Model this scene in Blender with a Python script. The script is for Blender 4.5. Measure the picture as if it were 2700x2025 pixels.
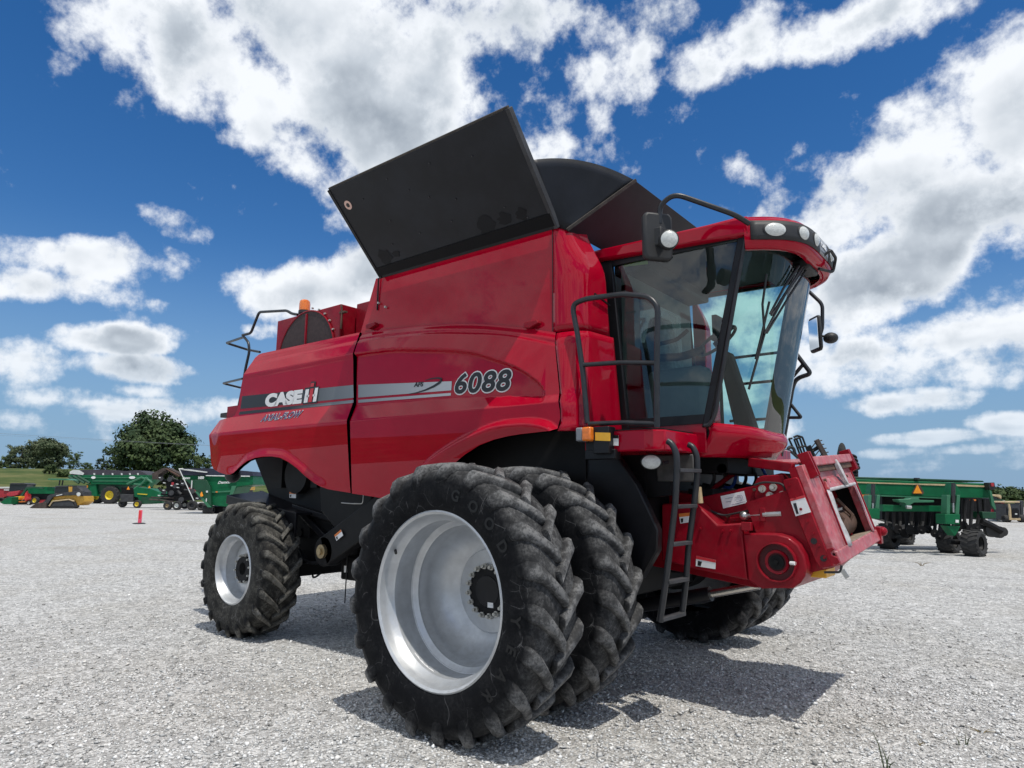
import bpy, math, random
import numpy as np
from math import sin, cos, pi, radians, sqrt, atan2
from mathutils import Vector, Matrix

for o in list(bpy.data.objects): bpy.data.objects.remove(o)
scene = bpy.context.scene
COL = scene.collection
random.seed(7)
RNG = np.random.default_rng(11)

# ------------------------------------------------------------------ camera
CAM = np.array([3.168, -5.672, 1.558]); YAW, PITCH, ROLL = -0.67511, 0.16232, 0.0066
FPX = 1749.86                       # focal length in photo pixels (photo 2700 x 2025)
def cam_axes():
    f = np.array([sin(YAW)*cos(PITCH), cos(YAW)*cos(PITCH), sin(PITCH)])
    r0 = np.array([cos(YAW), -sin(YAW), 0.]); u0 = np.cross(r0, f)
    return np.array([r0*cos(ROLL)+u0*sin(ROLL), -r0*sin(ROLL)+u0*cos(ROLL), f])
RM = cam_axes()
cd = bpy.data.cameras.new('camera'); cam = bpy.data.objects.new('camera', cd); COL.objects.link(cam)
cd.sensor_width = 36; cd.sensor_fit = 'HORIZONTAL'; cd.lens = FPX/2700*36
cd.clip_start = 0.05; cd.clip_end = 6000
cam.matrix_world = Matrix(((RM[0][0], RM[1][0], -RM[2][0], CAM[0]), (RM[0][1], RM[1][1], -RM[2][1], CAM[1]),
                           (RM[0][2], RM[1][2], -RM[2][2], CAM[2]), (0, 0, 0, 1)))
scene.camera = cam
def ray(u, v):                      # photo pixel -> world direction
    return np.array([(u-1350)/FPX, (1012.5-v)/FPX, 1.0]) @ RM
def P(u, v, x=None, y=None, z=None):   # photo pixel on the plane x=, y= or z=
    d = ray(u, v); i, val = (0, x) if x is not None else ((1, y) if y is not None else (2, z))
    return CAM + d*(val-CAM[i])/d[i]

# ------------------------------------------------------------------ world, sun
SUN = np.array([.36, -.16, 1.0]); SUN = SUN/np.linalg.norm(SUN)
world = bpy.data.worlds.new('World'); scene.world = world; world.use_nodes = True
wt = world.node_tree; wn = wt.nodes; wn.clear()
def N(tree, typ, **kw):
    n = tree.nodes.new(typ)
    for k, v in kw.items():
        if k == 'ins':
            for a, b in v.items(): n.inputs[a].default_value = b
        else: setattr(n, k, v)
    return n
def L(tree, a, b): tree.links.new(a, b)
def MATH(tree, op, a, b=None, c=None, clamp=False):
    n = tree.nodes.new('ShaderNodeMath'); n.operation = op; n.use_clamp = clamp
    for i, v in enumerate((a, b, c)):
        if v is None: continue
        if isinstance(v, (int, float)): n.inputs[i].default_value = v
        else: tree.links.new(v, n.inputs[i])
    return n.outputs[0]
def MAPR(tree, v, a, b, c=0.0, d=1.0, interp='SMOOTHSTEP'):
    n = tree.nodes.new('ShaderNodeMapRange'); n.interpolation_type = interp
    tree.links.new(v, n.inputs[0])
    for i, x in enumerate((a, b, c, d)): n.inputs[i+1].default_value = x
    return n.outputs[0]
sky = N(wt, 'ShaderNodeTexSky', sky_type='NISHITA', sun_disc=False)
sky.sun_elevation = math.asin(SUN[2]); sky.sun_rotation = atan2(SUN[0], SUN[1])
sky.altitude = 300; sky.air_density = 1.0; sky.dust_density = 0.15; sky.ozone_density = 2.0
tc = N(wt, 'ShaderNodeTexCoord'); DIR = tc.outputs['Generated']
# cumulus clouds: (u, v, half width, half height, tilt deg, strength); bearings taken from the photo
CLOUDS = [
 (430,70,330,150,10,1.0),(620,190,360,170,25,1.05),(950,170,420,200,8,1.1),(1000,330,430,150,12,1.1),(1250,110,330,170,0,.95),
 (800,400,180,80,35,.75),(1180,420,330,90,-8,.9),(1430,240,230,120,-20,.85),(880,500,170,60,10,.45),(840,590,60,60,0,.3),(1540,60,250,80,0,.85),(1640,270,150,90,-50,.75),
 (1960,110,300,95,-6,.8),(2230,60,330,80,0,.85),(1700,130,150,80,-30,.75),(1440,370,110,60,0,.5),(2480,30,320,60,0,.7),
 (2660,260,200,260,0,1.1),(2450,400,260,150,-35,1.05),(2250,560,260,110,-25,1.0),(2560,560,280,170,0,1.1),(2350,720,330,130,-10,1.1),
 (2050,640,200,80,-10,.95),(2600,760,220,120,-10,.6),(2200,830,160,80,0,.7),
 (1925,430,85,48,25,.66),(2090,395,60,28,-35,.42),(1880,470,40,40,0,.3),
 (285,690,215,66,-8,1.0),(135,755,190,52,-8,.95),(470,595,90,48,15,.8),(350,775,120,34,10,.5),(20,635,40,30,0,.3),
 (790,760,170,95,0,1.0),(760,690,100,50,0,.7),(950,720,110,70,0,.8),
 (290,893,165,42,-3,.95),(370,975,200,40,2,.85),(60,955,105,72,12,.95),(150,1045,200,34,0,.6),(420,1085,240,38,-4,.8),(560,1075,110,38,0,.8),
 (230,1065,80,22,0,.7),(120,1130,300,30,0,.45),(380,1030,110,24,0,.6),(580,1020,80,20,0,.5),
 (2520,880,330,70,-4,.95),(2330,950,240,70,6,.95),(2610,960,220,70,0,.8),(2160,1000,90,60,0,.7),(2390,1060,200,40,-3,.85),(2200,990,230,60,0,.8),
 (1880,850,190,110,0,.85),(1830,1030,170,60,0,.75),(700,870,60,25,0,.5),(1790,560,60,30,-20,.4),(2180,700,140,60,0,.8),(2450,640,220,110,0,.9),(2060,560,120,45,-25,.6),(2120,930,120,40,0,.7),(1750,330,70,40,-40,.45),(480,880,90,30,0,.5),(40,1110,120,30,0,.6),(2560,1185,80,14,0,.5),(2420,1155,150,20,-2,.75),(2300,1196,110,16,-2,.62),(2660,1110,110,30,4,.75),(2100,1130,120,40,0,.5),(2520,1050,90,30,0,.6)]
acc = None
Zup = np.array([0, 0, 1.])
for (u, v, ru, rv, tilt, s) in CLOUDS:
    def D(a, b):
        d = ray(a, b); return d/np.linalg.norm(d)
    c = D(u, v); tx = np.cross(c, Zup); tx /= np.linalg.norm(tx); ty = np.cross(tx, c)
    rx = np.linalg.norm(D(u+ru, v)-c); ry = np.linalg.norm(D(u, v-rv)-c)
    t = radians(-tilt); ax = tx*cos(t)+ty*sin(t); ay = -tx*sin(t)+ty*cos(t)
    da = N(wt, 'ShaderNodeVectorMath', operation='DOT_PRODUCT'); L(wt, DIR, da.inputs[0]); da.inputs[1].default_value = tuple(ax/rx)
    db = N(wt, 'ShaderNodeVectorMath', operation='DOT_PRODUCT'); L(wt, DIR, db.inputs[0]); db.inputs[1].default_value = tuple(ay/ry)
    r2 = MATH(wt, 'MULTIPLY_ADD', da.outputs['Value'], da.outputs['Value'], MATH(wt, 'MULTIPLY', db.outputs['Value'], db.outputs['Value']))
    f = MAPR(wt, r2, .0, 2.0, s, 0.0, 'LINEAR')
    acc = f if acc is None else MATH(wt, 'SMOOTH_MAX', acc, f, .10)
sep = N(wt, 'ShaderNodeSeparateXYZ'); L(wt, DIR, sep.inputs[0])
dz = MATH(wt, 'ADD', MATH(wt, 'MAXIMUM', sep.outputs[2], 0.0), .16)
cmb = N(wt, 'ShaderNodeCombineXYZ')
L(wt, MATH(wt, 'DIVIDE', sep.outputs[0], dz), cmb.inputs[0]); L(wt, MATH(wt, 'DIVIDE', sep.outputs[1], dz), cmb.inputs[1])
L(wt, MATH(wt, 'MULTIPLY', sep.outputs[2], 2.5), cmb.inputs[2])
def FBM(vec, scale, detail=9, rough=.56, dist=0.0):
    n = N(wt, 'ShaderNodeTexNoise', noise_dimensions='3D', ins={'Scale': scale, 'Detail': detail, 'Roughness': rough, 'Distortion': dist})
    L(wt, vec, n.inputs['Vector']); return n.outputs['Fac']
def OFF(vec, o):
    n = N(wt, 'ShaderNodeVectorMath', operation='ADD'); L(wt, vec, n.inputs[0]); n.inputs[1].default_value = o; return n.outputs[0]
PV = cmb.outputs[0]
# a general cumulus field takes over away from the bearings listed above
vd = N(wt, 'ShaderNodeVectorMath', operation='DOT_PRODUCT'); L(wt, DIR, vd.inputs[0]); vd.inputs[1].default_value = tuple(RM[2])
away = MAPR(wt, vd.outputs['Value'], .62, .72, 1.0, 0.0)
gen = MATH(wt, 'MULTIPLY', MATH(wt, 'MULTIPLY', MAPR(wt, FBM(PV, 1.1, 3), .36, .52, 0.05, 1.1), MAPR(wt, sep.outputs[2], .02, .55, .40, 1.0)), away)  # unseen cover added overhead to lift fill light, thinned low for darker reflections
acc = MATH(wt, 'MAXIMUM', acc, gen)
f1 = FBM(PV, 2.4, 3, .5)
f2 = FBM(OFF(PV, (.07, -.05, .05)), 2.4, 3, .5)
fd = FBM(DIR, 10.0, 7, .62)
det = MATH(wt, 'ADD', MATH(wt, 'MULTIPLY', MATH(wt, 'SUBTRACT', f1, .5), .8), MATH(wt, 'MULTIPLY', MATH(wt, 'SUBTRACT', fd, .5), 2.6))
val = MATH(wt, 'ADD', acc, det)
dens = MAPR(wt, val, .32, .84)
thick = MAPR(wt, val, .62, 1.30)
rim = MATH(wt, 'MULTIPLY', MATH(wt, 'SUBTRACT', f1, f2), 1.1)
fd2 = FBM(OFF(DIR, (.012, -.008, .022)), 10.0, 4, .52)
rim = MATH(wt, 'ADD', rim, MATH(wt, 'MULTIPLY', MATH(wt, 'SUBTRACT', fd, fd2), 1.1))
gr = FBM(DIR, 4.2, 3, .5)
shade = MATH(wt, 'MULTIPLY', thick, MAPR(wt, gr, .34, .62, .25, 1.0))
lum = MATH(wt, 'ADD', MATH(wt, 'SUBTRACT', 1.0, MATH(wt, 'MULTIPLY', shade, .62)), rim)
lum = MATH(wt, 'MINIMUM', MATH(wt, 'MAXIMUM', lum, .30), 1.12)
cr = N(wt, 'ShaderNodeValToRGB'); L(wt, lum, cr.inputs[0])
cr.color_ramp.elements[0].position = .25; cr.color_ramp.elements[0].color = (.27, .315, .375, 1)
cr.color_ramp.elements[1].position = 1.0; cr.color_ramp.elements[1].color = (.80, .83, .87, 1)
e = cr.color_ramp.elements.new(.62); e.color = (.50, .55, .61, 1)
# grey-blue bases near the horizon, where more air lies in front
lowm = MAPR(wt, sep.outputs[2], .02, .24, .55, 0.0)
mixc = N(wt, 'ShaderNodeMix', data_type='RGBA'); L(wt, lowm, mixc.inputs['Factor']); L(wt, cr.outputs[0], mixc.inputs['A']); mixc.inputs['B'].default_value = (.50, .60, .71, 1)
hs = N(wt, 'ShaderNodeHueSaturation', ins={'Saturation': 1.36, 'Value': .98, 'Hue': .506}); L(wt, sky.outputs[0], hs.inputs['Color'])
bg1 = N(wt, 'ShaderNodeBackground'); bg1.inputs[1].default_value = .114
hz = N(wt, 'ShaderNodeMix', data_type='RGBA'); L(wt, MAPR(wt, sep.outputs[2], .0, .36, .92, 0.0), hz.inputs['Factor']); L(wt, hs.outputs[0], hz.inputs['A']); hz.inputs['B'].default_value = (1.85, 3.20, 5.0, 1); L(wt, hz.outputs['Result'], bg1.inputs[0])     # pale blue summer haze low down
bg2 = N(wt, 'ShaderNodeBackground'); bg2.inputs[1].default_value = 1.18; L(wt, mixc.outputs['Result'], bg2.inputs[0])
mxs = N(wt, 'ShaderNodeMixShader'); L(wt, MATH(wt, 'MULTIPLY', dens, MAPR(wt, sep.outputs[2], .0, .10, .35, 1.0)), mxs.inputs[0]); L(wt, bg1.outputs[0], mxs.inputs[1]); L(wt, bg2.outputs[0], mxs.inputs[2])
wo = N(wt, 'ShaderNodeOutputWorld'); L(wt, mxs.outputs[0], wo.inputs[0])
world.cycles.sampling_method = 'MANUAL'; world.cycles.sample_map_resolution = 512

sd = bpy.data.lights.new('sun', 'SUN'); sd.energy = 3.2; sd.angle = radians(.53); sd.color = (1.0, .95, .87)
so = bpy.data.objects.new('sun', sd); COL.objects.link(so); so.rotation_euler = Vector(SUN).to_track_quat('Z', 'Y').to_euler(); so.location = (0, 0, 30)
scene.view_settings.view_transform = 'Standard'; scene.view_settings.look = 'None'
scene.view_settings.exposure = 0.0; scene.view_settings.gamma = 1.0; scene.view_settings.use_curve_mapping = False
scene.render.engine = 'CYCLES'
scene.cycles.max_bounces = 6; scene.cycles.diffuse_bounces = 3; scene.cycles.transparent_max_bounces = 12
# ------------------------------------------------------------------ mesh helpers
def norm(v):
    v = np.asarray(v, float); n = np.linalg.norm(v); return v/n if n > 1e-12 else v
class MB:
    def __init__(s): s.v = []; s.f = []
    def add(s, vs, fs):
        b = len(s.v); s.v.extend([tuple(map(float, p)) for p in vs]); s.f.extend([tuple(b+i for i in f) for f in fs]); return s
    def box(s, a, b):
        x0, y0, z0 = a; x1, y1, z1 = b
        return s.add([(x0,y0,z0),(x1,y0,z0),(x1,y1,z0),(x0,y1,z0),(x0,y0,z1),(x1,y0,z1),(x1,y1,z1),(x0,y1,z1)],
              [(3,2,1,0),(4,5,6,7),(0,1,5,4),(1,2,6,5),(2,3,7,6),(3,0,4,7)])
    def hexa(s, p):   # 8 corners, order as box
        return s.add(p, [(3,2,1,0),(4,5,6,7),(0,1,5,4),(1,2,6,5),(2,3,7,6),(3,0,4,7)])
    def beam(s, a, b, w, h, up=(0,0,1)):
        a = np.array(a, float); b = np.array(b, float); d = norm(b-a); up = np.array(up, float)
        if abs(d@norm(up)) > .98: up = np.array([1., 0, 0])
        r = norm(np.cross(d, up)); u = np.cross(r, d); r = r*w/2; u = u*h/2
        return s.hexa([a-r-u, a+r-u, b+r-u, b-r-u, a-r+u, a+r+u, b+r+u, b-r+u])
    def prism(s, poly, axis, a, b):   # polygon in the plane normal to axis ('x','y','z'), extruded a..b
        n = len(poly); i = 'xyz'.index(axis); o = [k for k in range(3) if k != i]; vs = []
        for d in (a, b):
            for p in poly:
                q = [0, 0, 0]; q[i] = d; q[o[0]] = p[0]; q[o[1]] = p[1]; vs.append(q)
        return s.add(vs, [tuple(range(n-1, -1, -1)), tuple(range(n, 2*n))]+[(k, (k+1) % n, n+(k+1) % n, n+k) for k in range(n)])
    def cyl(s, a, b, r0, r1=None, n=16, cap=True):
        r1 = r0 if r1 is None else r1
        a = np.array(a, float); b = np.array(b, float); d = norm(b-a); q = np.array([0, 0, 1.]) if abs(d[2]) < .9 else np.array([1., 0, 0])
        e1 = norm(np.cross(d, q)); e2 = np.cross(d, e1); vs = []
        for c, r in ((a, r0), (b, r1)):
            for k in range(n): t = 2*pi*k/n; vs.append(c+r*(cos(t)*e1+sin(t)*e2))
        fs = [(k, (k+1) % n, n+(k+1) % n, n+k) for k in range(n)]
        if cap: fs += [tuple(range(n-1, -1, -1)), tuple(range(n, 2*n))]
        return s.add(vs, fs)
    def tube(s, path, r, n=8, fillet=0.0, rads=None):
        p = [np.array(q, float) for q in path]
        if fillet > 0 and len(p) > 2:
            q = [p[0]]
            for i in range(1, len(p)-1):
                a, b, c = p[i-1], p[i], p[i+1]; f1 = min(fillet, .45*np.linalg.norm(b-a)); f2 = min(fillet, .45*np.linalg.norm(c-b))
                A = b+norm(a-b)*f1; B = b+norm(c-b)*f2
                for t in np.linspace(0, 1, 6): q.append((1-t)**2*A+2*t*(1-t)*b+t*t*B)
            q.append(p[-1]); p = q
        m = len(p); d = [norm(p[min(i+1, m-1)]-p[max(i-1, 0)]) for i in range(m)]
        q = np.array([0, 0, 1.]) if abs(d[0][2]) < .9 else np.array([1., 0, 0]); e1 = norm(np.cross(d[0], q)); vs = []
        for i in range(m):
            e1 = norm(e1-d[i]*(e1@d[i])); e2 = np.cross(d[i], e1); rr = r if rads is None else rads[min(i, len(rads)-1)]
            for k in range(n): t = 2*pi*k/n; vs.append(p[i]+rr*(cos(t)*e1+sin(t)*e2))
        fs = [(i*n+k, i*n+(k+1) % n, (i+1)*n+(k+1) % n, (i+1)*n+k) for i in range(m-1) for k in range(n)]
        fs += [tuple(range(n-1, -1, -1)), tuple(range((m-1)*n, m*n))]
        return s.add(vs, fs)
    def lathe(s, prof, n=48, axis='y', c=(0, 0, 0), close=False):   # prof: (radius, axial)
        vs = []; m = len(prof); c = np.array(c, float)
        for k in range(n):
            t = 2*pi*k/n
            for r, h in prof:
                q = (r*cos(t), h, r*sin(t)) if axis == 'y' else ((h, r*cos(t), r*sin(t)) if axis == 'x' else (r*cos(t), r*sin(t), h))
                vs.append(c+np.array(q))
        fs = []
        for k in range(n):
            k2 = (k+1) % n
            for i in range(m-1 if not close else m): j = (i+1) % m; fs.append((k*m+i, k2*m+i, k2*m+j, k*m+j))
        return s.add(vs, fs)
    def ball(s, c, r, n=10, m=6):
        r = (r, r, r) if np.isscalar(r) else r; vs = []; fs = []
        for i in range(m+1):
            a = pi*i/m
            for k in range(n): t = 2*pi*k/n; vs.append((c[0]+r[0]*sin(a)*cos(t), c[1]+r[1]*sin(a)*sin(t), c[2]+r[2]*cos(a)))
        for i in range(m):
            for k in range(n): fs.append((i*n+k, (i+1)*n+k, (i+1)*n+(k+1) % n, i*n+(k+1) % n))
        return s.add(vs, fs)
    def quad(s, a, b, c, d): return s.add([a, b, c, d], [(0, 1, 2, 3)])
    def grid(s, fn, nu, nv):
        vs = [fn(i/nu, j/nv) for i in range(nu+1) for j in range(nv+1)]
        return s.add(vs, [(i*(nv+1)+j, (i+1)*(nv+1)+j, (i+1)*(nv+1)+j+1, i*(nv+1)+j+1) for i in range(nu) for j in range(nv)])
    def xf(s, M):
        s.v = [tuple(M @ Vector(p)) for p in s.v]; return s
    def mesh(s, name, m, sharp=35, smooth=True):
        me = bpy.data.meshes.new(name); me.from_pydata(s.v, [], s.f)
        if smooth:
            me.polygons.foreach_set('use_smooth', [True]*len(me.polygons)); me.set_sharp_from_angle(angle=radians(sharp))
        me.materials.append(m); me.update(); return me
def link(name, data, parent=None, loc=None, rot=None):
    o = bpy.data.objects.new(name, data); COL.objects.link(o)
    if parent: o.parent = parent
    if loc is not None: o.location = loc
    if rot is not None: o.rotation_euler = rot
    return o
def part(name, mb, mat_, parent=None, sharp=35, bevel=0.0, solid=0.0, label=None, smooth=True):
    import bmesh
    me = mb.mesh(name, mat_, sharp, smooth)
    bm = bmesh.new(); bm.from_mesh(me); bmesh.ops.recalc_face_normals(bm, faces=bm.faces); bm.to_mesh(me); bm.free()
    o = link(name, me, parent)
    if solid: md = o.modifiers.new('solid', 'SOLIDIFY'); md.thickness = solid; md.offset = 0
    if bevel:
        md = o.modifiers.new('bevel', 'BEVEL'); md.width = bevel; md.segments = 2; md.limit_method = 'ANGLE'; md.angle_limit = radians(40); md.harden_normals = False
    if label: o['label'] = label
    return o
def thing(name, label, cat, loc=(0, 0, 0), rz=0.0, group=None):
    o = link(name, None, None, loc, (0, 0, rz)); o.empty_display_size = .2
    return tag(o, label, cat, group)
def tag(o, label=None, cat=None, group=None, kind=None):
    if label: o['label'] = label
    if cat: o['category'] = cat
    if group: o['group'] = group
    if kind: o['kind'] = kind
    return o
def copy_tree(o, parent=None):
    c = o.copy(); COL.objects.link(c); c.parent = parent
    for ch in o.children: copy_tree(ch, c)
    return c
def sst(a, b, x):
    t = np.clip((np.asarray(x, float)-a)/(b-a), 0, 1); return t*t*(3-2*t)
def interp(pts):
    xs = np.array([p[0] for p in pts]); zs = np.array([p[1] for p in pts]); i = np.argsort(xs)
    xs, zs = xs[i], zs[i]
    if len(xs) < 3: return lambda x: np.interp(x, xs, zs)
    h = np.diff(xs); d = np.diff(zs)/h; m = np.zeros(len(xs)); m[0], m[-1] = d[0], d[-1]
    for k in range(1, len(xs)-1): m[k] = 0 if d[k-1]*d[k] <= 0 else 2*d[k-1]*d[k]/(d[k-1]+d[k])
    def f(x):      # monotone cubic
        x = np.clip(x, xs[0], xs[-1]); k = np.clip(np.searchsorted(xs, x)-1, 0, len(h)-1); t = (x-xs[k])/h[k]
        return (2*t**3-3*t**2+1)*zs[k]+(t**3-2*t**2+t)*h[k]*m[k]+(3*t**2-2*t**3)*zs[k+1]+(t**3-t**2)*h[k]*m[k+1]
    return f
# a sheet-metal panel: outline in (x,z), outward offset function o(x,z); analytic normals so the paint reflects cleanly
def clip(poly, i, val, keep_less):
    out = []; n = len(poly)
    for k in range(n):
        a, b = poly[k], poly[(k+1) % n]; da = a[i]-val; db = b[i]-val
        if keep_less: da, db = -da, -db
        if da >= 0: out.append(a)
        if (da > 0 > db) or (da < 0 < db):
            t = da/(da-db); out.append((a[0]+(b[0]-a[0])*t, a[1]+(b[1]-a[1])*t))
    return out
def sheet(name, outline, yf, mat_, parent, dx=.05, dz=.025, depth=.05):
    xs = [p[0] for p in outline]; zs = [p[1] for p in outline]
    gx = np.arange(min(xs), max(xs)+dx, dx); gz = np.arange(min(zs), max(zs)+dz, dz)
    idx = {}; V = []; F = []
    def vid(p):
        k = (round(p[0], 4), round(p[1], 4))
        if k not in idx: idx[k] = len(V); V.append(p)
        return idx[k]
    for i in range(len(gx)-1):
        s1 = clip(clip(outline, 0, gx[i], False), 0, gx[i+1], True)
        if len(s1) < 3: continue
        for j in range(len(gz)-1):
            s2 = clip(clip(s1, 1, gz[j], False), 1, gz[j+1], True)
            ids = []
            for q in s2:
                k = vid(q)
                if not ids or (ids[-1] != k and ids[0] != k): ids.append(k)
            if len(ids) >= 3: F.append(ids)
    A = np.array(V); X, Z = A[:, 0], A[:, 1]; e = .004
    Y = yf(X, Z); gxn = (yf(X+e, Z)-yf(X-e, Z))/(2*e); gzn = (yf(X, Z+e)-yf(X, Z-e))/(2*e)
    nrm = np.stack([gxn, -np.ones_like(gxn), gzn], 1); nrm /= np.linalg.norm(nrm, axis=1)[:, None]
    verts = [(x, y, z) for x, y, z in zip(X, Y, Z)]; faces = []; lnorm = []
    for f in F:
        p = [A[k] for k in f]; ar = sum(p[i][0]*p[(i+1) % len(p)][1]-p[(i+1) % len(p)][0]*p[i][1] for i in range(len(p)))
        f = f if ar > 0 else f[::-1]
        faces.append(f); lnorm += [tuple(nrm[k]) for k in f]
    n = len(outline)   # folded edge going inwards
    for i in range(n):
        a, b = outline[i], outline[(i+1) % n]; L_ = math.hypot(b[0]-a[0], b[1]-a[1])
        if L_ < 1e-6: continue
        m = max(1, int(L_/.06)); nn = (b[1]-a[1], 0, -(b[0]-a[0]))
        c = sum(p[0] for p in outline)/n, sum(p[1] for p in outline)/n
        for q in range(m):
            p0 = (a[0]+(b[0]-a[0])*q/m, a[1]+(b[1]-a[1])*q/m); p1 = (a[0]+(b[0]-a[0])*(q+1)/m, a[1]+(b[1]-a[1])*(q+1)/m)
            y0 = float(yf(np.array([p0[0]]), np.array([p0[1]]))[0]); y1 = float(yf(np.array([p1[0]]), np.array([p1[1]]))[0]); k = len(verts)
            verts += [(p0[0], y0, p0[1]), (p1[0], y1, p1[1]), (p1[0], y1+depth, p1[1]), (p0[0], y0+depth, p0[1])]
            faces.append([k, k+1, k+2, k+3]); v = norm(nn); lnorm += [tuple(v)]*4
    me = bpy.data.meshes.new(name); me.from_pydata(verts, [], faces); me.materials.append(mat_)
    me.polygons.foreach_set('use_smooth', [True]*len(me.polygons)); me.normals_split_custom_set(lnorm); me.update()
    return link(name, me, parent)

# ------------------------------------------------------------------ materials
def mat(name, col, rough=.5, metal=0.0, coat=0.0, spec=.5, var=0.0, vscale=6.0, bump=0.0, bscale=60.0, dust=0.0, dustcol=(.32, .30, .27), emit=None, crough=.06):
    m = bpy.data.materials.new(name); m.use_nodes = True; t = m.node_tree; b = t.nodes['Principled BSDF']
    b.inputs['Base Color'].default_value = (*col, 1); b.inputs['Roughness'].default_value = rough; b.inputs['Metallic'].default_value = metal
    b.inputs['Coat Weight'].default_value = coat; b.inputs['Coat Roughness'].default_value = crough; b.inputs['Specular IOR Level'].default_value = spec
    tcn = N(t, 'ShaderNodeTexCoord'); src = None
    if var or dust:
        nz = N(t, 'ShaderNodeTexNoise', ins={'Scale': vscale, 'Detail': 6.0, 'Roughness': .6}); L(t, tcn.outputs['Object'], nz.inputs['Vector'])
        mx = N(t, 'ShaderNodeMix', data_type='RGBA'); L(t, MAPR(t, nz.outputs['Fac'], .3, .72), mx.inputs['Factor'])
        mx.inputs['A'].default_value = (*[c*(1-var) for c in col], 1); mx.inputs['B'].default_value = (*[min(1, c*(1+var)) for c in col], 1); src = mx.outputs['Result']
        if dust:
            n2 = N(t, 'ShaderNodeTexNoise', ins={'Scale': vscale*2.3, 'Detail': 8.0, 'Roughness': .68}); L(t, tcn.outputs['Object'], n2.inputs['Vector'])
            g = N(t, 'ShaderNodeNewGeometry'); sp = N(t, 'ShaderNodeSeparateXYZ'); L(t, g.outputs['Normal'], sp.inputs[0])
            up = MAPR(t, sp.outputs[2], -.2, .9, .35, 1.0)
            fac = MATH(t, 'MULTIPLY', MATH(t, 'MULTIPLY', MAPR(t, n2.outputs['Fac'], .36, .72), up), dust)
            m2 = N(t, 'ShaderNodeMix', data_type='RGBA'); L(t, fac, m2.inputs['Factor']); L(t, src, m2.inputs['A']); m2.inputs['B'].default_value = (*dustcol, 1); src = m2.outputs['Result']
            L(t, MATH(t, 'ADD', rough, MATH(t, 'MULTIPLY', fac, .6)), b.inputs['Roughness'])
        L(t, src, b.inputs['Base Color'])
    if bump:
        n3 = N(t, 'ShaderNodeTexNoise', ins={'Scale': bscale, 'Detail': 5.0, 'Roughness': .6}); L(t, tcn.outputs['Object'], n3.inputs['Vector'])
        bp = N(t, 'ShaderNodeBump', ins={'Strength': bump, 'Distance': .01}); L(t, n3.outputs['Fac'], bp.inputs['Height']); L(t, bp.outputs[0], b.inputs['Normal'])
    if emit: b.inputs['Emission Color'].default_value = (*emit, 1); b.inputs['Emission Strength'].default_value = 1
    return m
def glass_mat(name, tint, refl=1.0, rough=.0):
    m = bpy.data.materials.new(name); m.use_nodes = True; t = m.node_tree; t.nodes.remove(t.nodes['Principled BSDF'])
    out = t.nodes['Material Output']; tr = N(t, 'ShaderNodeBsdfTransparent'); tr.inputs[0].default_value = (*tint, 1)
    gl = N(t, 'ShaderNodeBsdfGlossy'); gl.inputs['Roughness'].default_value = rough
    fr = N(t, 'ShaderNodeFresnel', ins={'IOR': 1.52}); mx = N(t, 'ShaderNodeMixShader')
    tcn = N(t, 'ShaderNodeTexCoord'); nz = N(t, 'ShaderNodeTexNoise', ins={'Scale': 2.0, 'Detail': 2.0}); L(t, tcn.outputs['Object'], nz.inputs['Vector'])
    bp = N(t, 'ShaderNodeBump', ins={'Strength': .03, 'Distance': .05}); L(t, nz.outputs['Fac'], bp.inputs['Height']); L(t, bp.outputs[0], gl.inputs['Normal'])
    L(t, MATH(t, 'MULTIPLY', fr.outputs[0], refl, clamp=True), mx.inputs[0]); L(t, tr.outputs[0], mx.inputs[1]); L(t, gl.outputs[0], mx.inputs[2]); L(t, mx.outputs[0], out.inputs[0])
    return m
M = {}
M['red'] = mat('red_paint', (.37, .0005, .017), .4, coat=.68, var=.06, vscale=3, crough=.0, spec=.0, dust=.03, dustcol=(.30, .24, .22))
M['red_worn'] = mat('worn_red_paint', (.25, .003, .013), .42, coat=.22, var=.16, vscale=7, dust=.09, dustcol=(.32, .18, .17), spec=.12)
def chips(m, amount=1.0):      # chipped, greasy spots on worn paint
    t = m.node_tree; b = t.nodes['Principled BSDF']; src = b.inputs['Base Color'].links[0].from_socket
    c = N(t, 'ShaderNodeTexCoord'); n = N(t, 'ShaderNodeTexNoise', ins={'Scale': 19.0, 'Detail': 9.0, 'Roughness': .72}); L(t, c.outputs['Object'], n.inputs['Vector'])
    n2 = N(t, 'ShaderNodeTexNoise', ins={'Scale': 3.0, 'Detail': 3.0}); L(t, c.outputs['Object'], n2.inputs['Vector'])
    f = MATH(t, 'MULTIPLY', MAPR(t, n.outputs['Fac'], .60, .66), MATH(t, 'MULTIPLY', MAPR(t, n2.outputs['Fac'], .45, .62), amount))
    mx = N(t, 'ShaderNodeMix', data_type='RGBA'); L(t, f, mx.inputs['Factor']); L(t, src, mx.inputs['A']); mx.inputs['B'].default_value = (.05, .028, .024, 1); L(t, mx.outputs['Result'], b.inputs['Base Color'])
chips(M['red_worn'], .8)
M['red_dusty'] = mat('dusty_red_paint', (.40, .05, .065), .5, coat=.15, var=.2, vscale=8, dust=.75, dustcol=(.50, .36, .37))
chips(M['red_dusty'], .7)
M['black'] = mat('black_paint', (.007, .007, .009), .42, coat=.1, var=.2, dust=.04, dustcol=(.12, .12, .12), spec=.3)
M['black_tube'] = mat('black_tube_paint', (.014, .016, .020), .34, var=.15, dust=.12, dustcol=(.16, .16, .16))
M['black_flap'] = mat('black_tank_flap', (.010, .012, .017), .42, var=.35, vscale=2.5, dust=.10, dustcol=(.045, .043, .042), spec=.3)
M['flap_edge'] = mat('dusty_flap_edge', (.055, .048, .042), .8, var=.35, vscale=14)
M['plastic'] = mat('black_plastic', (.018, .019, .021), .55, var=.15)
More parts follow.
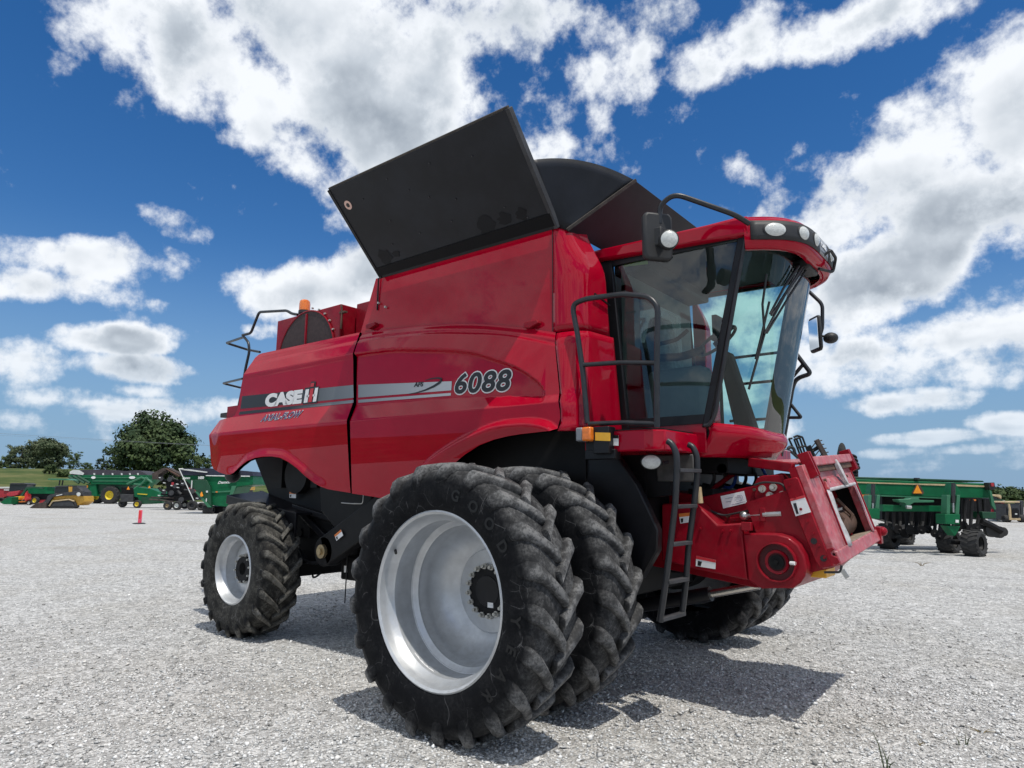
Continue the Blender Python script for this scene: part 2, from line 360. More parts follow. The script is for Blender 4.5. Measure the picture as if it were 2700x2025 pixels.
M['rim'] = mat('silver_rim_paint', (.55, .57, .59), .36, metal=.55, coat=.2, var=.08, vscale=9, dust=.30, dustcol=(.33, .32, .30), bump=.05, bscale=200)
M['bolt'] = mat('zinc_bolt', (.50, .49, .45), .45, metal=.5, var=.2, vscale=40)
M['steel'] = mat('bare_steel', (.50, .50, .49), .33, metal=.9, var=.15, vscale=12)
M['chrome'] = mat('cylinder_rod', (.62, .60, .55), .25, metal=.95)
M['white'] = mat('white_decal', (.80, .80, .80), .45)
M['blackdecal'] = mat('black_decal', (.012, .012, .014), .35)
M['reddecal'] = mat('red_decal', (.55, .03, .04), .4)
M['orangedecal'] = mat('orange_decal', (.72, .20, .04), .4)
M['bluedecal'] = mat('dark_blue_decal', (.03, .03, .12), .4)
M['yellow'] = mat('yellow_paint', (.78, .42, .03), .4, var=.08)
M['amber'] = mat('amber_lens', (.80, .20, .02), .18, coat=.6, var=.15, vscale=40)
M['lens'] = mat('lamp_lens', (.62, .64, .62), .16, coat=.7, var=.12, vscale=60, bump=.25, bscale=90)
M['greylens'] = mat('grey_plate', (.20, .21, .23), .3, coat=.3)
M['mirror'] = mat('mirror_glass', (.86, .88, .9), .03, metal=1.0)
M['glass'] = glass_mat('tinted_cab_glass', (.62, .82, .80), 1.15)
M['glass2'] = glass_mat('tinted_side_glass', (.60, .74, .73), 1.9)
M['seat'] = mat('grey_seat_cloth', (.30, .32, .31), .85, var=.2, vscale=20)
M['trim'] = mat('grey_cab_trim', (.20, .21, .20), .7, var=.1)
M['trimdark'] = mat('dark_cab_trim', (.03, .032, .034), .65, var=.1)
M['mesh'] = mat('brown_screen', (.045, .028, .028), .75, var=.25, vscale=30)
M['grey'] = mat('light_grey_seal', (.46, .45, .46), .8, var=.25, vscale=18)
M['bluehose'] = mat('blue_hose', (.03, .10, .42), .4)
M['rust'] = mat('rusty_steel', (.10, .055, .038), .85, var=.35, vscale=9)
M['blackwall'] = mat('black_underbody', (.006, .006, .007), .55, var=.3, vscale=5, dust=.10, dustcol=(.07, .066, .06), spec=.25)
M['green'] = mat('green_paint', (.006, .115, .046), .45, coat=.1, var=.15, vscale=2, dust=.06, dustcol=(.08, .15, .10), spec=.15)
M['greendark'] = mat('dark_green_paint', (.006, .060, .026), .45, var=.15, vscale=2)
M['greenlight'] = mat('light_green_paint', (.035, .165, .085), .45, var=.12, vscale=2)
M['jdyellow'] = mat('wheel_yellow', (.75, .58, .04), .4, var=.08)
M['loader'] = mat('loader_yellow', (.62, .34, .04), .45, var=.12, dust=.2, dustcol=(.35, .3, .22))
M['darkgrey'] = mat('dark_grey_steel', (.035, .037, .042), .6, var=.3, vscale=4, dust=.2, dustcol=(.15, .14, .13))
M['brown'] = mat('muddy_brown_steel', (.055, .04, .034), .8, var=.4, vscale=3)
M['tarp'] = mat('charcoal_tarp', (.045, .043, .055), .75, var=.25, vscale=1.2, bump=.5, bscale=2)
M['bluetarp'] = mat('navy_tarp', (.015, .018, .038), .6, var=.25, vscale=1.2)
M['offwhite'] = mat('off_white_paint', (.62, .64, .62), .5, var=.1)
M['pink'] = mat('pink_plastic', (.85, .10, .18), .5)
M['redimp'] = mat('red_implement', (.42, .02, .035), .45, var=.2, dust=.25)
M['mowerred'] = mat('mower_red', (.70, .03, .03), .35, coat=.4)
M['smv'] = mat('orange_reflector', (.95, .33, .02), .4)
M['darkglass'] = mat('dark_glass', (.02, .025, .035), .12, coat=.6)
M['tan'] = mat('tan_paint', (.50, .38, .22), .5, var=.15)
M['wire'] = mat('wire', (.22, .24, .26), .6)

# rubber: dusty, paler where the tread scuffs
def rubber(name, dustcol, amt, webs):
    m = bpy.data.materials.new(name); m.use_nodes = True; t = m.node_tree; b = t.nodes['Principled BSDF']
    tcn = N(t, 'ShaderNodeTexCoord'); b.inputs['Roughness'].default_value = .55; b.inputs['Specular IOR Level'].default_value = .05
    at = N(t, 'ShaderNodeAttribute', attribute_name='wear')
    n1 = N(t, 'ShaderNodeTexNoise', ins={'Scale': 9.0, 'Detail': 9.0, 'Roughness': .7}); L(t, tcn.outputs['Object'], n1.inputs['Vector'])
    n2 = N(t, 'ShaderNodeTexNoise', ins={'Scale': 55.0, 'Detail': 6.0, 'Roughness': .7}); L(t, tcn.outputs['Object'], n2.inputs['Vector'])
    w = MATH(t, 'MULTIPLY', at.outputs['Fac'], MATH(t, 'ADD', .25, MATH(t, 'MULTIPLY', MAPR(t, n1.outputs['Fac'], .36, .66), MAPR(t, n2.outputs['Fac'], .34, .62, .15, 1.2))))
    mx = N(t, 'ShaderNodeMix', data_type='RGBA'); L(t, MATH(t, 'MULTIPLY', w, amt, clamp=True), mx.inputs['Factor'])
    mx.inputs['A'].default_value = (.0055, .006, .0075, 1); mx.inputs['B'].default_value = (*dustcol, 1)
    # fine pale scratches on the sidewall
    vo = N(t, 'ShaderNodeTexVoronoi', feature='DISTANCE_TO_EDGE', ins={'Scale': 4.5}); nd = N(t, 'ShaderNodeTexNoise', ins={'Scale': 3.0, 'Detail': 1.0, 'Roughness': .5})
    L(t, tcn.outputs['Object'], nd.inputs['Vector']); va = N(t, 'ShaderNodeVectorMath', operation='MULTIPLY_ADD'); L(t, nd.outputs['Color'], va.inputs[0]); va.inputs[1].default_value = (.6, .6, .6); L(t, tcn.outputs['Object'], va.inputs[2]); L(t, va.outputs[0], vo.inputs['Vector'])
    ln = MATH(t, 'MULTIPLY', MAPR(t, vo.outputs['Distance'], .0, .014, 1.0, 0.0), MATH(t, 'MULTIPLY', MAPR(t, n1.outputs['Fac'], .46, .58), webs))
    m2 = N(t, 'ShaderNodeMix', data_type='RGBA'); L(t, ln, m2.inputs['Factor']); L(t, mx.outputs['Result'], m2.inputs['A']); m2.inputs['B'].default_value = (.17, .17, .175, 1)
    L(t, m2.outputs['Result'], b.inputs['Base Color'])
    bp = N(t, 'ShaderNodeBump', ins={'Strength': .35, 'Distance': .006}); L(t, n2.outputs['Fac'], bp.inputs['Height']); L(t, bp.outputs[0], b.inputs['Normal'])
    return m
M['rubber'] = rubber('tyre_rubber', (.185, .185, .185), 1.0, .45)
M['rubber_mud'] = rubber('muddy_tyre_rubber', (.15, .145, .13), 1.1, .8)
M['rubber_far'] = mat('plain_tyre_rubber', (.022, .022, .023), .75, var=.3, vscale=6, dust=.35, dustcol=(.11, .105, .095))

# ------------------------------------------------------------------ lettering
TEXT = {}
def want(key, s, size, bold=.02, shear=0.0, space=1.0): TEXT[key] = (s, size, bold, shear, space)
want('case', 'CASE', .15, .011, .10, .95); want('axial', 'AXIAL-FLOW', .082, .0015, .32, 1.06)
want('6088', '6088', .235, .0065, .20, 1.06); want('afs', 'AFS', .078, .0035, .15, 1.0)
want('badge', 'CASE', .05, .004, .1, .9)
for i, ch in enumerate('GOODYEAR'): want('gy%d' % i, ch, .085, .003, 0, 1)
want('demco', 'Demco', .62, .022, .35, .95); want('demco2', 'Demco', .42, .02, .35, .95); want('n1650', '1650', .42, .03, 0, .95)
want('jm', 'J&M', .36, .02, 0, .95)
_tmp = {}
for k, (s, size, bold, shear, space) in TEXT.items():
    c = bpy.data.curves.new('t_'+k, 'FONT'); c.body = s; c.size = size; c.offset = bold; c.shear = shear; c.space_character = space; c.resolution_u = 4
    _tmp[k] = bpy.data.objects.new('t_'+k, c); COL.objects.link(_tmp[k])
dg = bpy.context.evaluated_depsgraph_get(); TM = {}
for k, o in _tmp.items():
    me = o.evaluated_get(dg).to_mesh()
    TM[k] = (np.array([v.co[:] for v in me.vertices])[:, :2], [tuple(p.vertices) for p in me.polygons]); o.evaluated_get(dg).to_mesh_clear()
for o in _tmp.values():
    c = o.data; bpy.data.objects.remove(o); bpy.data.curves.remove(c)
def glyphs(k):      # the separate characters of a text mesh: list of (vertex indices, faces)
    V2, F2 = TM[k]; par = list(range(len(V2)))
    def find(a):
        while par[a] != a: par[a] = par[par[a]]; a = par[a]
        return a
    for f in F2:
        for q in f[1:]: par[find(q)] = find(f[0])
    g = {}
    for f in F2: g.setdefault(find(f[0]), []).append(f)
    out = []
    for fs in g.values():
        ids = sorted({q for f in fs for q in f}); mp = {q: i for i, q in enumerate(ids)}; out.append((ids, [tuple(mp[q] for q in f) for f in fs]))
    return sorted(out, key=lambda e: V2[e[0], 0].min())
def text_w(k): v = TM[k][0]; return v[:, 0].min(), v[:, 0].max(), v[:, 1].min(), v[:, 1].max()
# ------------------------------------------------------------------ the combine harvester (x forward, y away from the camera, front axle at the origin)
Zs = {'1':(500,1000,2.3033),'2':(880,1150,1.8956),'3':(1500,1100,2.4578),'4':(1450,450,2.07375),'5':(540,700,2.1686),'6':(840,250,2.3042),'7':(1850,1150,3.686),'8':(560,780,5.027),'c':(1600,600,2.7655),'r':(1950,550,5.53),'9':(560,1200,4.609)}
def Q(z, u, v, **k):
    a = Zs[z]; return P(a[0]+u/a[2], a[1]+v/a[2], **k)
HARV = thing('combine_harvester', 'large red combine harvester with dual front wheels and raised black grain tank flaps', 'combine')
# ---- side panels
def prof(knots, sig=.007):
    zz = np.arange(1.2, 3.6, .002); oo = np.interp(zz, [k[0] for k in knots], [k[1] for k in knots])
    kr = np.exp(-.5*(np.arange(-15, 16)*.002/sig)**2); kr /= kr.sum(); oo = np.convolve(np.pad(oo, 15, mode='edge'), kr, 'valid')
    return lambda z: np.interp(z, zz, oo)
BASEY = 1.40
_rp = prof([(1.5, .090), (1.75, .115), (2.235, .150), (2.26, .150), (2.46, .072), (2.90, .085), (2.955, .092), (3.085, .046), (3.10, .036), (3.16, .020), (3.215, .0)])
rarch = interp([(-4.56,1.75),(-4.41,1.75),(-4.06,1.90),(-3.72,1.94),(-3.39,1.92),(-3.07,1.80),(-2.76,1.64),(-2.56,1.58)])
def y_rear(x, z):
    o = _rp(z)-.05*sst(-4.7, -5.1, x)
    o = o+.02*sst(.10, .0, z-rarch(x))*sst(-4.6, -4.35, x)*sst(-2.5, -2.75, x)      # rolled lip round the wheel arch
    return -(BASEY+o)
zt = interp([(-2.4,3.19),(-2.22,3.18),(-1.9,3.17),(-1.62,3.15),(-1.28,3.12),(-.94,3.08),(-.6,3.025),(-.3,2.96),(-.05,2.90),(.2,2.83),(.5,2.73)])
zr = interp([(-2.4,3.10),(-2.23,3.10),(-1.7,3.07),(-1.14,3.02),(-.7,2.955),(-.3,2.88),(-.05,2.81),(.2,2.73),(.5,2.63)])
za = interp([(-2.4,2.955),(-2.22,2.95),(-1.74,2.93),(-1.25,2.87),(-.91,2.82),(-.59,2.75),(-.45,2.70),(-.29,2.64),(-.11,2.56),(0,2.49),(.07,2.44),(.12,2.39),(.16,2.32),(.18,2.31),(.5,2.30)])
zg = interp([(-2.4,2.43),(-2.18,2.42),(-.89,2.385),(-.48,2.36),(-.11,2.335),(.16,2.312),(.5,2.30)])
zf = interp([(-1.5,1.55),(-1.25,1.74),(-1.09,1.86),(-.88,1.96),(-.73,2.02),(-.58,2.07),(-.44,2.11),(-.29,2.14),(-.15,2.15),(-.02,2.15),(.10,2.14),(.22,2.11),(.3,2.06),(.4,2.0)])
def y_front(x, z):
    T, Rr, A, G = zt(x), zr(x), za(x), zg(x); amp = sst(.0, .10, A-G)
    o = .030*sst(.0, .07, T-z)+.012*sst(-.012, .022, Rr-z)+.052*np.clip((Rr-z)/np.maximum(Rr-A, .02), 0, 1)
    o = o-.040*amp*sst(-.006, .034, A-z)
    o = o+.075*np.clip((G-z)/np.maximum(G-2.25, .03), 0, 1)*(.45+.55*amp)
    o = o-.035*np.clip((2.25-z)/.75, 0, 1)
    o = o+.075*sst(.0, .065, zf(x)-z)*sst(-1.35, -1.0, x)-.012*sst(.08, .16, zf(x)-z)*sst(-1.35, -1.1, x)
    return -(BASEY+o)
xsp = interp([(1.4,-2.18),(1.55,-2.19),(2.24,-2.23),(3.2,-2.27)])
rear_out = [(-2.27-.012,3.195),(-2.23-.012,2.24),(-2.19-.012,1.545),(-2.56,1.58),(-2.66,1.605),(-2.76,1.64),(-2.92,1.715),(-3.07,1.80),(-3.23,1.87),(-3.39,1.92),(-3.55,1.938),(-3.72,1.94),(-3.9,1.93),(-4.06,1.90),(-4.22,1.84),(-4.36,1.77),(-4.45,1.75),(-4.56,1.75),(-4.76,1.785),(-4.94,1.83),(-5.0,1.88),(-5.03,1.96),(-5.08,2.20),(-5.09,2.25),(-5.03,2.34),(-4.96,2.43),(-4.93,2.44),(-4.66,2.45),(-4.58,2.46),(-4.53,2.49),(-4.485,2.55),(-4.46,2.64),(-4.43,2.82),(-4.37,2.98),(-4.30,3.12),(-4.27,3.17),(-4.21,3.205),(-4.15,3.21)]
front_out = [(-2.27+.012,3.19)]+[(x, float(zt(x))) for x in np.linspace(-2.1, .15, 16)]+[(.195,2.83),(.245,2.56),(.29,2.33),(.315,2.18),(.318,2.12),(.30,2.04),(.27,2.02),(-.02,2.01),(-.15,2.0),(-.29,1.98),(-.45,1.94),(-.61,1.87),(-.75,1.79),(-.88,1.69),(-1.0,1.55),(-1.08,1.44),(-1.5,1.475),(-1.84,1.51),(-2.19+.012,1.54),(-2.23+.012,2.24)]
rear_panel = sheet('rear_side_panel', rear_out, y_rear, M['red'], HARV, dx=.04, dz=.015)
front_panel = sheet('front_side_panel', front_out, y_front, M['red'], HARV, dx=.022, dz=.0125)
def mirror_copy(o):
    c = o.copy(); COL.objects.link(c); c.parent = HARV; c.scale = (1, -1, 1); return c
for o in (rear_panel, front_panel): mirror_copy(o)
YW = -1.385
tf = P(1452, 596, y=YW); tr = P(987, 733, y=YW); trb = P(943, 874, y=YW)
ZT = float((tf[2]+tr[2])/2)
def y_tank(x, z): return YW+.02*(np.asarray(z)-2.8)/.9+0*np.asarray(x)
tank_out = [(tf[0],ZT),(tr[0],ZT),(trb[0]+.01,3.12),(-1.6,3.08),(-.9,3.0),(-.3,2.88),(.0,2.80),(.19,2.74)]
tank_wall = sheet('grain_tank_wall', tank_out, y_tank, M['red'], HARV, dx=.12, dz=.1); mirror_copy(tank_wall)
for u, v in ((995, 215), (1035, 238)):
    q = Q('5', u, v, y=YW); mb = MB(); mb.cyl((q[0], YW+.01, q[2]), (q[0], YW-.014, q[2]), .012, n=8); part('rivet', mb, M['bolt'], tank_wall)
for (u, v) in ((955, 343), (1872, 335)):
    q = Q('5', u, v, y=YW-.03); mb = MB(); mb.prism([(q[0]-.07, q[2]+.02), (q[0]+.06, q[2]+.025), (q[0]+.075, q[2]-.005), (q[0]-.02, q[2]-.035), (q[0]-.08, q[2]-.02)], 'y', YW+.0, YW-.05)
    part('latch', mb, M['red_worn'], tank_wall, bevel=.006)
mb = MB(); mb.box((.155, YW-.004, 2.85), (.165, YW+.01, ZT)); part('seam', mb, M['black'], tank_wall)
mb = MB(); q = Q('6', 362, 1120, y=YW); mb.box((q[0]-.004, YW-.003, 3.40), (q[0]+.004, YW+.01, ZT-.01)); part('seam', mb, M['black'], tank_wall)
# ---- decals on the right-hand panels
def on_panel(pts, yf, eps=.004): return [(x, float(yf(np.array([x]), np.array([z]))[0])-eps, z) for x, z in pts]
def dpt(z, u, v): q = Q(z, u, v, y=-1.478); return np.array([q[0], q[2]])
def decal_text(key, yf, z, bl, br, tl, material, parent, name, eps=.005, outline=0.0, key_ref=None):
    a = dpt(z, *bl); b = dpt(z, *br); h = dpt(z, *tl)[1]-a[1]
    x0, x1, z0, z1 = text_w(key_ref or key); V2, F2 = TM[key]
    pts = [a+(b-a)*(p[0]-x0)/(x1-x0)+np.array([0, h*(p[1]-z0)/(z1-z0)]) for p in V2]
    for ids, fs in glyphs(key):
        mb = MB(); mb.add(on_panel([pts[i] for i in ids], yf, eps), fs); o = part(name, mb, material, parent, smooth=False)
        if outline:      # pale outline: the same glyph spread a little in every direction, just behind
            mb = MB()
            for q in range(14):
                t = 2*pi*q/14; mb.add(on_panel([pts[i]+outline*np.array([cos(t), sin(t)]) for i in ids], yf, eps-.003-.0001*q), fs)
            part('outline', mb, M['white'], parent, smooth=False)
def decal_poly(z, pts, yf, material, parent, name, eps=.005, n=1):
    p = [dpt(z, *q) for q in pts]; mb = MB()
    if len(p) == 4 and n > 1:   # long strip p0 p1 (left edge) p2 p3 (right edge, bottom then top)
        def fn(s, t): q = (p[0]*(1-s)+p[3]*s)*(1-t)+(p[1]*(1-s)+p[2]*s)*t; return on_panel([q], yf, eps)[0]
        mb.grid(fn, n, 2)
    else: mb.add(on_panel(p, yf, eps), [tuple(range(len(p)))])
    return part(name, mb, material, parent, smooth=False)
def grad_mat():
    m = mat('stripe_print', (.3, .3, .3), .38); t = m.node_tree; b = t.nodes['Principled BSDF']
    c = N(t, 'ShaderNodeTexCoord'); s = N(t, 'ShaderNodeSeparateXYZ'); L(t, c.outputs['Object'], s.inputs[0])
    r = N(t, 'ShaderNodeValToRGB'); L(t, MAPR(t, s.outputs[0], -4.4, -.9, 0, 1, 'LINEAR'), r.inputs[0])
    el = r.color_ramp.elements; el[0].position = .30; el[0].color = (.012, .014, .017, 1); el[1].position = 1; el[1].color = (.52, .54, .56, 1)
    e = el.new(.60); e.color = (.20, .22, .24, 1)
    L(t, r.outputs[0], b.inputs['Base Color']); return m
M['stripe'] = grad_mat()
SR = [((215,748),(203,820),(850,756),(850,683)), ((200,836),(192,853),(850,786),(850,768))]
SF = [((868,681),(868,754),(1400,712),(1403,660)), ((868,767),(868,784),(1397,742),(1398,727))]
for s in SR: decal_poly('5', s, y_rear, M['stripe'], rear_panel, 'stripe', .003, 30)
for s in SF: decal_poly('5', s, y_front, M['stripe'], front_panel, 'stripe', .003, 30)
decal_text('case', y_rear, '5', (345,812), (560,788), (345,737), M['white'], rear_panel, 'letter', .007)
decal_poly('8', [(1195,1440),(1232,1222),(1298,1215),(1315,1138),(1380,1138),(1374,1205),(1424,1203),(1388,1418)], y_rear, M['blackdecal'], rear_panel, 'logo_ground', .006)
for pts, m_ in (([(1212,1420),(1246,1242),(1290,1236),(1262,1414)], 'white'), ([(1332,1406),(1370,1222),(1412,1216),(1378,1400)], 'white'), ([(1250,1345),(1254,1318),(1368,1302),(1362,1330)], 'white'),
                ([(1272,1412),(1310,1232),(1354,1226),(1320,1407)], 'reddecal'), ([(1310,1210),(1320,1158),(1364,1153),(1354,1203)], 'reddecal')):
    decal_poly('8', pts, y_rear, M[m_], rear_panel, 'logo_bar', .008 if m_ == 'white' else .010)
decal_text('axial', y_rear, '5', (337,894), (566,868), (337,857), M['bluedecal'], rear_panel, 'letter', .008, .0042)
decal_text('6088', y_front, '5', (1421,735), (1746,714), (1421,617), M['blackdecal'], front_panel, 'digit', .009, .0105)
decal_text('afs', y_front, '5', (1186,694), (1241,690), (1186,667), M['blackdecal'], front_panel, 'letter', .006)
sw = [(1156,733),(1200,727),(1250,712),(1300,690),(1335,668),(1347,652),(1338,643),(1315,642),(1285,646),(1250,656)]
mb = MB(); A_ = [dpt('5', *q) for q in sw]; w_ = [.002,.005,.008,.011,.013,.012,.008,.006,.005,.002]
for i in range(len(A_)-1):
    d = norm(A_[i+1]-A_[i]); nn = np.array([-d[1], d[0]])
    mb.add(on_panel([A_[i]-nn*w_[i], A_[i+1]-nn*w_[i+1], A_[i+1]+nn*w_[i+1], A_[i]+nn*w_[i]], y_front, .006), [(0, 1, 2, 3)])
part('swoosh', mb, M['blackdecal'], front_panel, smooth=False)
# ---- body corner behind the cab
def corner(name, z0, z1, xs, yS, xf, top=False):
    pts_n = 22
    def fn(s, t):
        z = z0+(z1-z0)*t; x0 = xs(z); f = xf(z); R_ = .17; YC_ = -1.45 if callable(yS) else yS
        if s < .5:
            a = s/.5*pi/2; ys_ = yS(z) if callable(yS) else yS; x = x0+(f-x0)*sin(a); y = ys_+(R_+(YC_-ys_))*(1-cos(a))
        else:
            k = (s-.5)/.5; x = f+.03*k; y = YC_+R_+(-.92-.14*(z-2.14)/1.3-(YC_+R_))*k
        return (x, y, z)
    mb = MB(); mb.grid(fn, pts_n, 14); return part(name, mb, M['red'], HARV, sharp=50, solid=.012)
xs = interp([(2.0,.318),(2.18,.326),(2.33,.301),(2.56,.256),(2.83,.206),(3.8,.16)])
c1 = corner('corner_panel', 2.02, 2.82, xs, lambda z: float(y_front(np.array([float(xs(z))-.012]), np.array([z]))[0])+.003, lambda z: .47-.02*(z-2.0))
c2 = corner('upper_corner_panel', 2.835, ZT, lambda z: .168, YW-.005+.0, lambda z: .42-.16*float(sst(3.3, 3.8, z)))
for o in (c1, c2): mirror_copy(o)
mb = MB(); mb.beam((.452, -1.22, 3.15), (.475, -1.02, 3.09), .012, .012); part('seam', mb, M['black'], c2)
# ---- grain tank: floor box, flaps, corner web
mb = MB(); mb.box((-1.95, -1.33, 2.6), (.12, 1.33, 3.62)); part('grain_tank', mb, M['black_flap'], HARV)
fb = P(1470, 589, y=-1.39)-np.array([0, 0, .035]); rb = P(1009, 723, y=-1.39)-np.array([0, 0, .035]); ft = P(1341, 284, y=-2.07); rt = P(870, 499, y=-2.07)
def slab(a, b, c, d, th):
    a, b, c, d = map(np.array, (a, b, c, d)); n_ = norm(np.cross(b-a, d-a))*th
    mb = MB(); mb.hexa([a, b, c, d, a+n_, b+n_, c+n_, d+n_]); return mb
flap = part('tank_flap', slab(rb, fb, ft, rt, .022), M['black_flap'], HARV, bevel=.004)
def along(a, b, w, h, off): o = np.array(off); mb = MB(); mb.beam(np.array(a)+o, np.array(b)+o, w, h, up=(0, -.7, -.7)); return mb
nrm_f = norm(np.cross(fb-rb, rt-rb))
for a, b, w, h, m_ in ((rb, rt, .035, .06, 'black'), (fb, ft, .035, .06, 'darkgrey'), (rt-nrm_f*.0, ft, .035, .035, 'flap_edge')):
    part('edge_channel', along(a, b, w, h, nrm_f*.0), M[m_], flap, bevel=.004)
q0 = rb+(rt-rb)*.03; q1 = fb+(ft-fb)*.03; q2 = fb+(ft-fb)*.14; q3 = rb+(rt-rb)*.12; sgn = -1 if nrm_f[1] > 0 else 1
off = nrm_f*.024
part('seal_strip', slab(q0+off, q1+off, q2+off, q3+off, .008), mat('wet_black_seal', (.004, .0045, .006), .5, spec=.15), flap)
DAMP = mat('damp_black', (.0065, .0075, .010), .45, spec=.2, var=.3)
for s_, r_, k_ in ((.10, .085, 1.0), (.17, .05, .7), (.70, .10, 1.0), (.80, .075, .8), (.88, .06, .9)):     # damp patches above the seal
    cq_ = (rb*(1-s_)+fb*s_)*(.80)+(rt*(1-s_)+ft*s_)*.20; ex = norm(fb-rb); ey = norm(rt-rb); rq = random.Random(int(s_*100)); mb = MB()
    mb.add([tuple(cq_+nrm_f*.0235+ex*r_*cos(t)*rq.uniform(.7, 1.25)+ey*r_*k_*sin(t)*rq.uniform(.7, 1.25)) for t in np.linspace(0, 2*pi, 17)[:-1]], [tuple(range(16))]); part('damp_patch', mb, DAMP, flap, smooth=False)
for s_, t_ in ((.18,.30),(.24,.52),(.16,.80),(.42,.72),(.50,.60),(.58,.86),(.62,.5),(.82,.30),(.78,.78),(.36,.32),(.55,.33),(.34,.88),(.90,.16)):
    c = (rb*(1-s_)+fb*s_)*(1-t_)+(rt*(1-s_)+ft*s_)*t_; n0 = nrm_f*sgn
    mb = MB(); mb.cyl(c, c+nrm_f*.028, .007, n=8); part('bolt', mb, M['darkgrey'], flap)
c = (rb*.94+fb*.06)*(1-.80)+(rt*.94+ft*.06)*.80; mb = MB(); n0 = nrm_f*sgn; mb.cyl(c, c+nrm_f*.024, .045, n=20); part('warning_sticker', mb, mat('pink_sticker', (.75, .5, .42), .5), flap)
mb = MB(); mb.cyl(c+nrm_f*.02, c+nrm_f*.026, .022, n=10); part('sticker_mark', mb, M['blackdecal'], flap)
# front flap and its curved corner web
g0 = np.array([fb[0]+.05, -1.34, fb[2]-.02]); g1 = P(1673, 476, z=4.22); g1m = g1*np.array([1, -1, 1]); g0m = g0*np.array([1, -1, 1])
front_flap = part('tank_flap', slab(g0, g0m, g1m, g1, .02), M['black_flap'], HARV, bevel=.004)
part('edge_channel', along(g0, g1, .025, .02, (.012, 0, .0)), M['flap_edge'], front_flap)
h1 = fb+(ft-fb)*.58
def web(s, t):
    top = (1-t)**2*h1+2*t*(1-t)*((h1+g1)/2+np.array([-.03, .02, .19]))+t*t*g1
    base = (fb*(1-t)+g0*t)
    return base+(top-base)*s
mb = MB(); mb.grid(web, 8, 16); cw = part('corner_web', mb, M['black_flap'], HARV, solid=.01); mirror_copy(cw)
mflap = mirror_copy(flap)
rb2 = np.array([-1.98, -1.3, ZT-.03]); mb = slab(rb2, rb2*np.array([1,-1,1]), np.array([-2.3, 1.2, ZT+.55]), np.array([-2.3, -1.2, ZT+.55]), .02)
part('tank_flap', mb, M['black_flap'], HARV)
# ---- engine deck and rotary screen box
YB = -1.18
b0 = Q('8', 865, 320, y=YB); b1 = Q('8', 1705, 120, y=YB); b2 = Q('8', 1700, 490, y=YB); b3 = Q('8', 840, 680, y=YB)
ztop = (b0[2]+b1[2])/2
mb = MB(); mb.box((b0[0], YB, 2.7), (b1[0], .2, ztop)); sbox = part('screen_box', mb, M['red_worn'], HARV, bevel=.01)
mb = MB(); cx = Q('8', 1250, 600, y=YB)[0]; rad_ = (Q('8', 1625, 500, y=YB)[0]-Q('8', 900, 650, y=YB)[0])/2; zb_ = ztop-.02-rad_*.92
arc = [(cx+rad_*cos(a), max(zb_+rad_*sin(a)*.98, 2.75)) for a in np.linspace(-.35, pi+.35, 40)]
mb.prism(arc, 'y', YB-.012, YB+.02); scr = part('rotary_screen', mb, M['mesh'], sbox)
mb = MB(); mb.tube([(x, YB-.012, z) for x, z in arc], .010, 6); part('screen_rim', mb, M['red_worn'], sbox)
mb = MB(); mb.box((cx-.012, YB-.03, 2.9), (cx+.012, YB-.01, ztop-.02)); part('screen_bar', mb, M['red_worn'], sbox)
for a in np.linspace(.2, 1.4, 6):
    mb = MB(); mb.cyl((cx+(rad_+.02)*cos(a), YB-.02, zb_+(rad_+.02)*sin(a)), (cx+(rad_+.02)*cos(a), YB, zb_+(rad_+.02)*sin(a)), .012, n=8); part('bolt', mb, M['bolt'], sbox)
e0 = Q('8', 1780, 145, y=-1.0); mb = MB(); mb.box((b1[0]+.05, -1.0, 2.7), (-1.95, .9, float(e0[2]))); part('engine_cover', mb, M['red_worn'], HARV, bevel=.01)
mb = MB(); q = Q('8', 1745, 130, y=YB); mb.tube([(b1[0]+.02, YB-.01, ztop-.02), (b1[0]+.04, YB-.01, ztop-.12), (b1[0]+.03, YB-.01, ztop-.3)], .012, 6); mb.box((b1[0], YB-.02, ztop-.12), (b1[0]+.10, YB+.02, ztop-.10)); part('hinge', mb, M['rust'], sbox)
mb = MB(); mb.box((-4.95, -1.36, 2.42), (-2.2, 1.36, 2.62)); mb.box((-4.15, -1.36, 2.6), (-2.2, 1.36, 3.10)); part('rear_deck', mb, M['red_worn'], HARV)
bq = Q('8', 1218, 235, y=-1.0); mb = MB(); mb.lathe([(.001, .175), (.045, .172), (.062, .155), (.068, .12), (.068, .03)], 20, 'z', (bq[0], -1.0, bq[2])); beac = part('beacon', mb, M['amber'], HARV)
mb = MB(); mb.lathe([(.0, .04), (.072, .035), (.074, .0), (.06, -.02)], 20, 'z', (bq[0], -1.0, bq[2])); part('beacon_base', mb, M['plastic'], beac)
